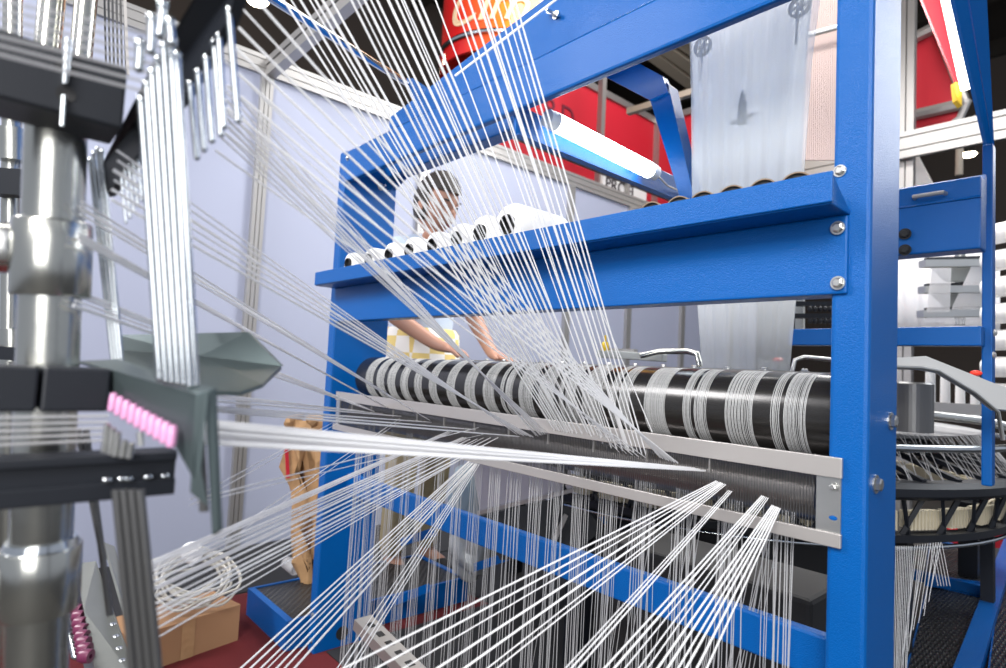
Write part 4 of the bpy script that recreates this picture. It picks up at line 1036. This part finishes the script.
for s_ in (1, -1):
    sub('ear', hell((-.005, .078*s_, -.01), (.02, .01, .032)), 'skin')
    sub('eye', hell((.084, .031*s_, .012), (.006, .012, .006)), 'white')
    sub('pupil', hell((.089, .031*s_, .010), (.003, .006, .006)), 'hair')
    sub('eyebrow', hell((.090, .032*s_, .032), (.006, .018, .004)), 'hair')
hr = MB().ell((0, 0, 0), 1, 1, 1, 40, 28)
vs = []
for p in hr.v:
    q = skull(p); k_ = 1.15+.025*math.sin(p.y*19+p.z*13)+.02*math.sin(p.y*41)
    vs.append(headpt(V((q.x*k_-.004, q.y*k_, q.z*k_+.006))))
uv_ = [V(p) for p in hr.v]
hr.f = [f for f in hr.f if not (sum(uv_[i].x for i in f)/4 > .30 and sum(uv_[i].z for i in f)/4 < .42) and sum(uv_[i].z for i in f)/4 > -.5]
hr.v = vs; obj('hair', hr, 'hair', person, True)
# clothing : shirt, plaid apron, trousers
n_ = []; e_ = []
a = nd(-.06, 0, 1.0, .150); b = nd(-.05, 0, 1.12, .145); c_ = nd(-.05, 0, 1.29, .150); d_ = nd(-.035, 0, 1.455, .078); ch_(a, b, c_, d_)
for s_ in (1, -1):
    x1 = nd(-.04, .165*s_, 1.435, .062); xm = nd(.0, .21*s_, 1.32, .060); x2 = nd(.04 if s_ == 1 else .0, .245*s_, 1.20, .056); ch_(d_, x1, xm, x2)
skin('shirt', n_, e_, 'shirt', person)
ap = MB().lathe(W(-.06, 0, .80*sc), (0, 0, 1), [(0, .19), (.1, .19), (.28*sc, .175), (.30*sc, .16), (.30*sc, .15), (0, .17)], 36, True)
obj('waist_cloth', ap, 'plaid', person, True, label='yellow and white checked waist cloth')
n_ = []; e_ = []
a = nd(-.06, 0, .95, .15)
for s_ in (1, -1):
    x1 = nd(-.06, .09*s_, .86, .098); x2 = nd(-.02, .10*s_, .50, .074); x3 = nd(-.06, .10*s_, .10, .058); ch_(a, x1, x2, x3)
skin('trousers', n_, e_, 'khaki', person)
for s_ in (1, -1):
    mb = MB().ell((0, 0, 0), 1, 1, 1, 20, 12); mb.v = [W(.01+p.x*.14, .105*s_+p.y*.05, .045+p.z*.045) for p in mb.v]
    obj('shoe', mb, 'matblack', person, True)

# ================================================================== LIGHTS
def area(loc, tgt, size, energy, col=(1, 1, 1), sy=None):
    l = bpy.data.lights.new('hall_light', 'AREA'); l.energy = energy; l.size = size; l.color = col  # unseen area lamps added to brighten the scene and place highlights
    if sy: l.shape = 'RECTANGLE'; l.size_y = sy
    o = bpy.data.objects.new('hall_light', l); COL.objects.link(o); o.location = loc
    o.rotation_euler = (V(tgt)-V(loc)).to_track_quat('-Z', 'Y').to_euler()
area((.6, -1.8, 2.8), (-1.2, 1.2, .9), 1.1, 130, (1, .98, .95))
area((1.3, -1.2, 1.5), (-1.0, .9, 1.1), 1.4, 38, (1, .99, .98))  # added low fill so the yarns turn white
area((-2.6, -1.6, 3.2), (-1.2, 1.0, 1.3), 1.0, 100, (1, .97, .97))  # added for the glint on the top beam
area((.62, 4.1, 2.9), (-.27, 1.0, 1.35), 1.4, 46, (.92, .96, 1))  # added for the bright reflection on the right post's side
area((-1.5, 2.6, 4.2), (-1.6, 2.3, 0), 1.6, 120, (1, .98, .96))  # added backlight for the hanging fabric and the wall
area((-1.1, 3.4, 2.9), (-.8, 1.4, 1.5), .8, 60, (1, .98, .96))
area((-3.2, 5.2, 5.8), (-5.0, 5.5, 3.8), 1.5, 90, (1, .95, .92))
area((0.2, 4.5, 5.6), (-1.4, 7.5, 3.4), 1.8, 70, (1, .96, .92))
wd = bpy.data.worlds.new('hall'); bpy.context.scene.world = wd; wd.use_nodes = True
wd.node_tree.nodes['Background'].inputs[0].default_value = (.80, .86, 1, 1); wd.node_tree.nodes['Background'].inputs[1].default_value = .55

# ================================================================== CAMERA
cd = bpy.data.cameras.new('camera'); cam = bpy.data.objects.new('camera', cd); COL.objects.link(cam)
cd.sensor_width = 36; cd.lens = F/1006*36; cd.clip_start = .02; cd.clip_end = 60
right = V((AX[0], AY[0], AZ[0])); down = V((AX[1], AY[1], AZ[1])); fwd = V((AX[2], AY[2], AZ[2]))
R = Matrix((right, -down, -fwd)).transposed().to_4x4(); R.translation = CAM; cam.matrix_world = R
cd.dof.use_dof = True; cd.dof.focus_distance = 1.15; cd.dof.aperture_fstop = 4.2
sc_ = bpy.context.scene; sc_.camera = cam
sc_.view_settings.view_transform = 'Standard'; sc_.view_settings.look = 'None'; sc_.view_settings.exposure = 0; sc_.view_settings.gamma = 1
sc_.view_settings.use_curve_mapping = False
print('strands', cnt)
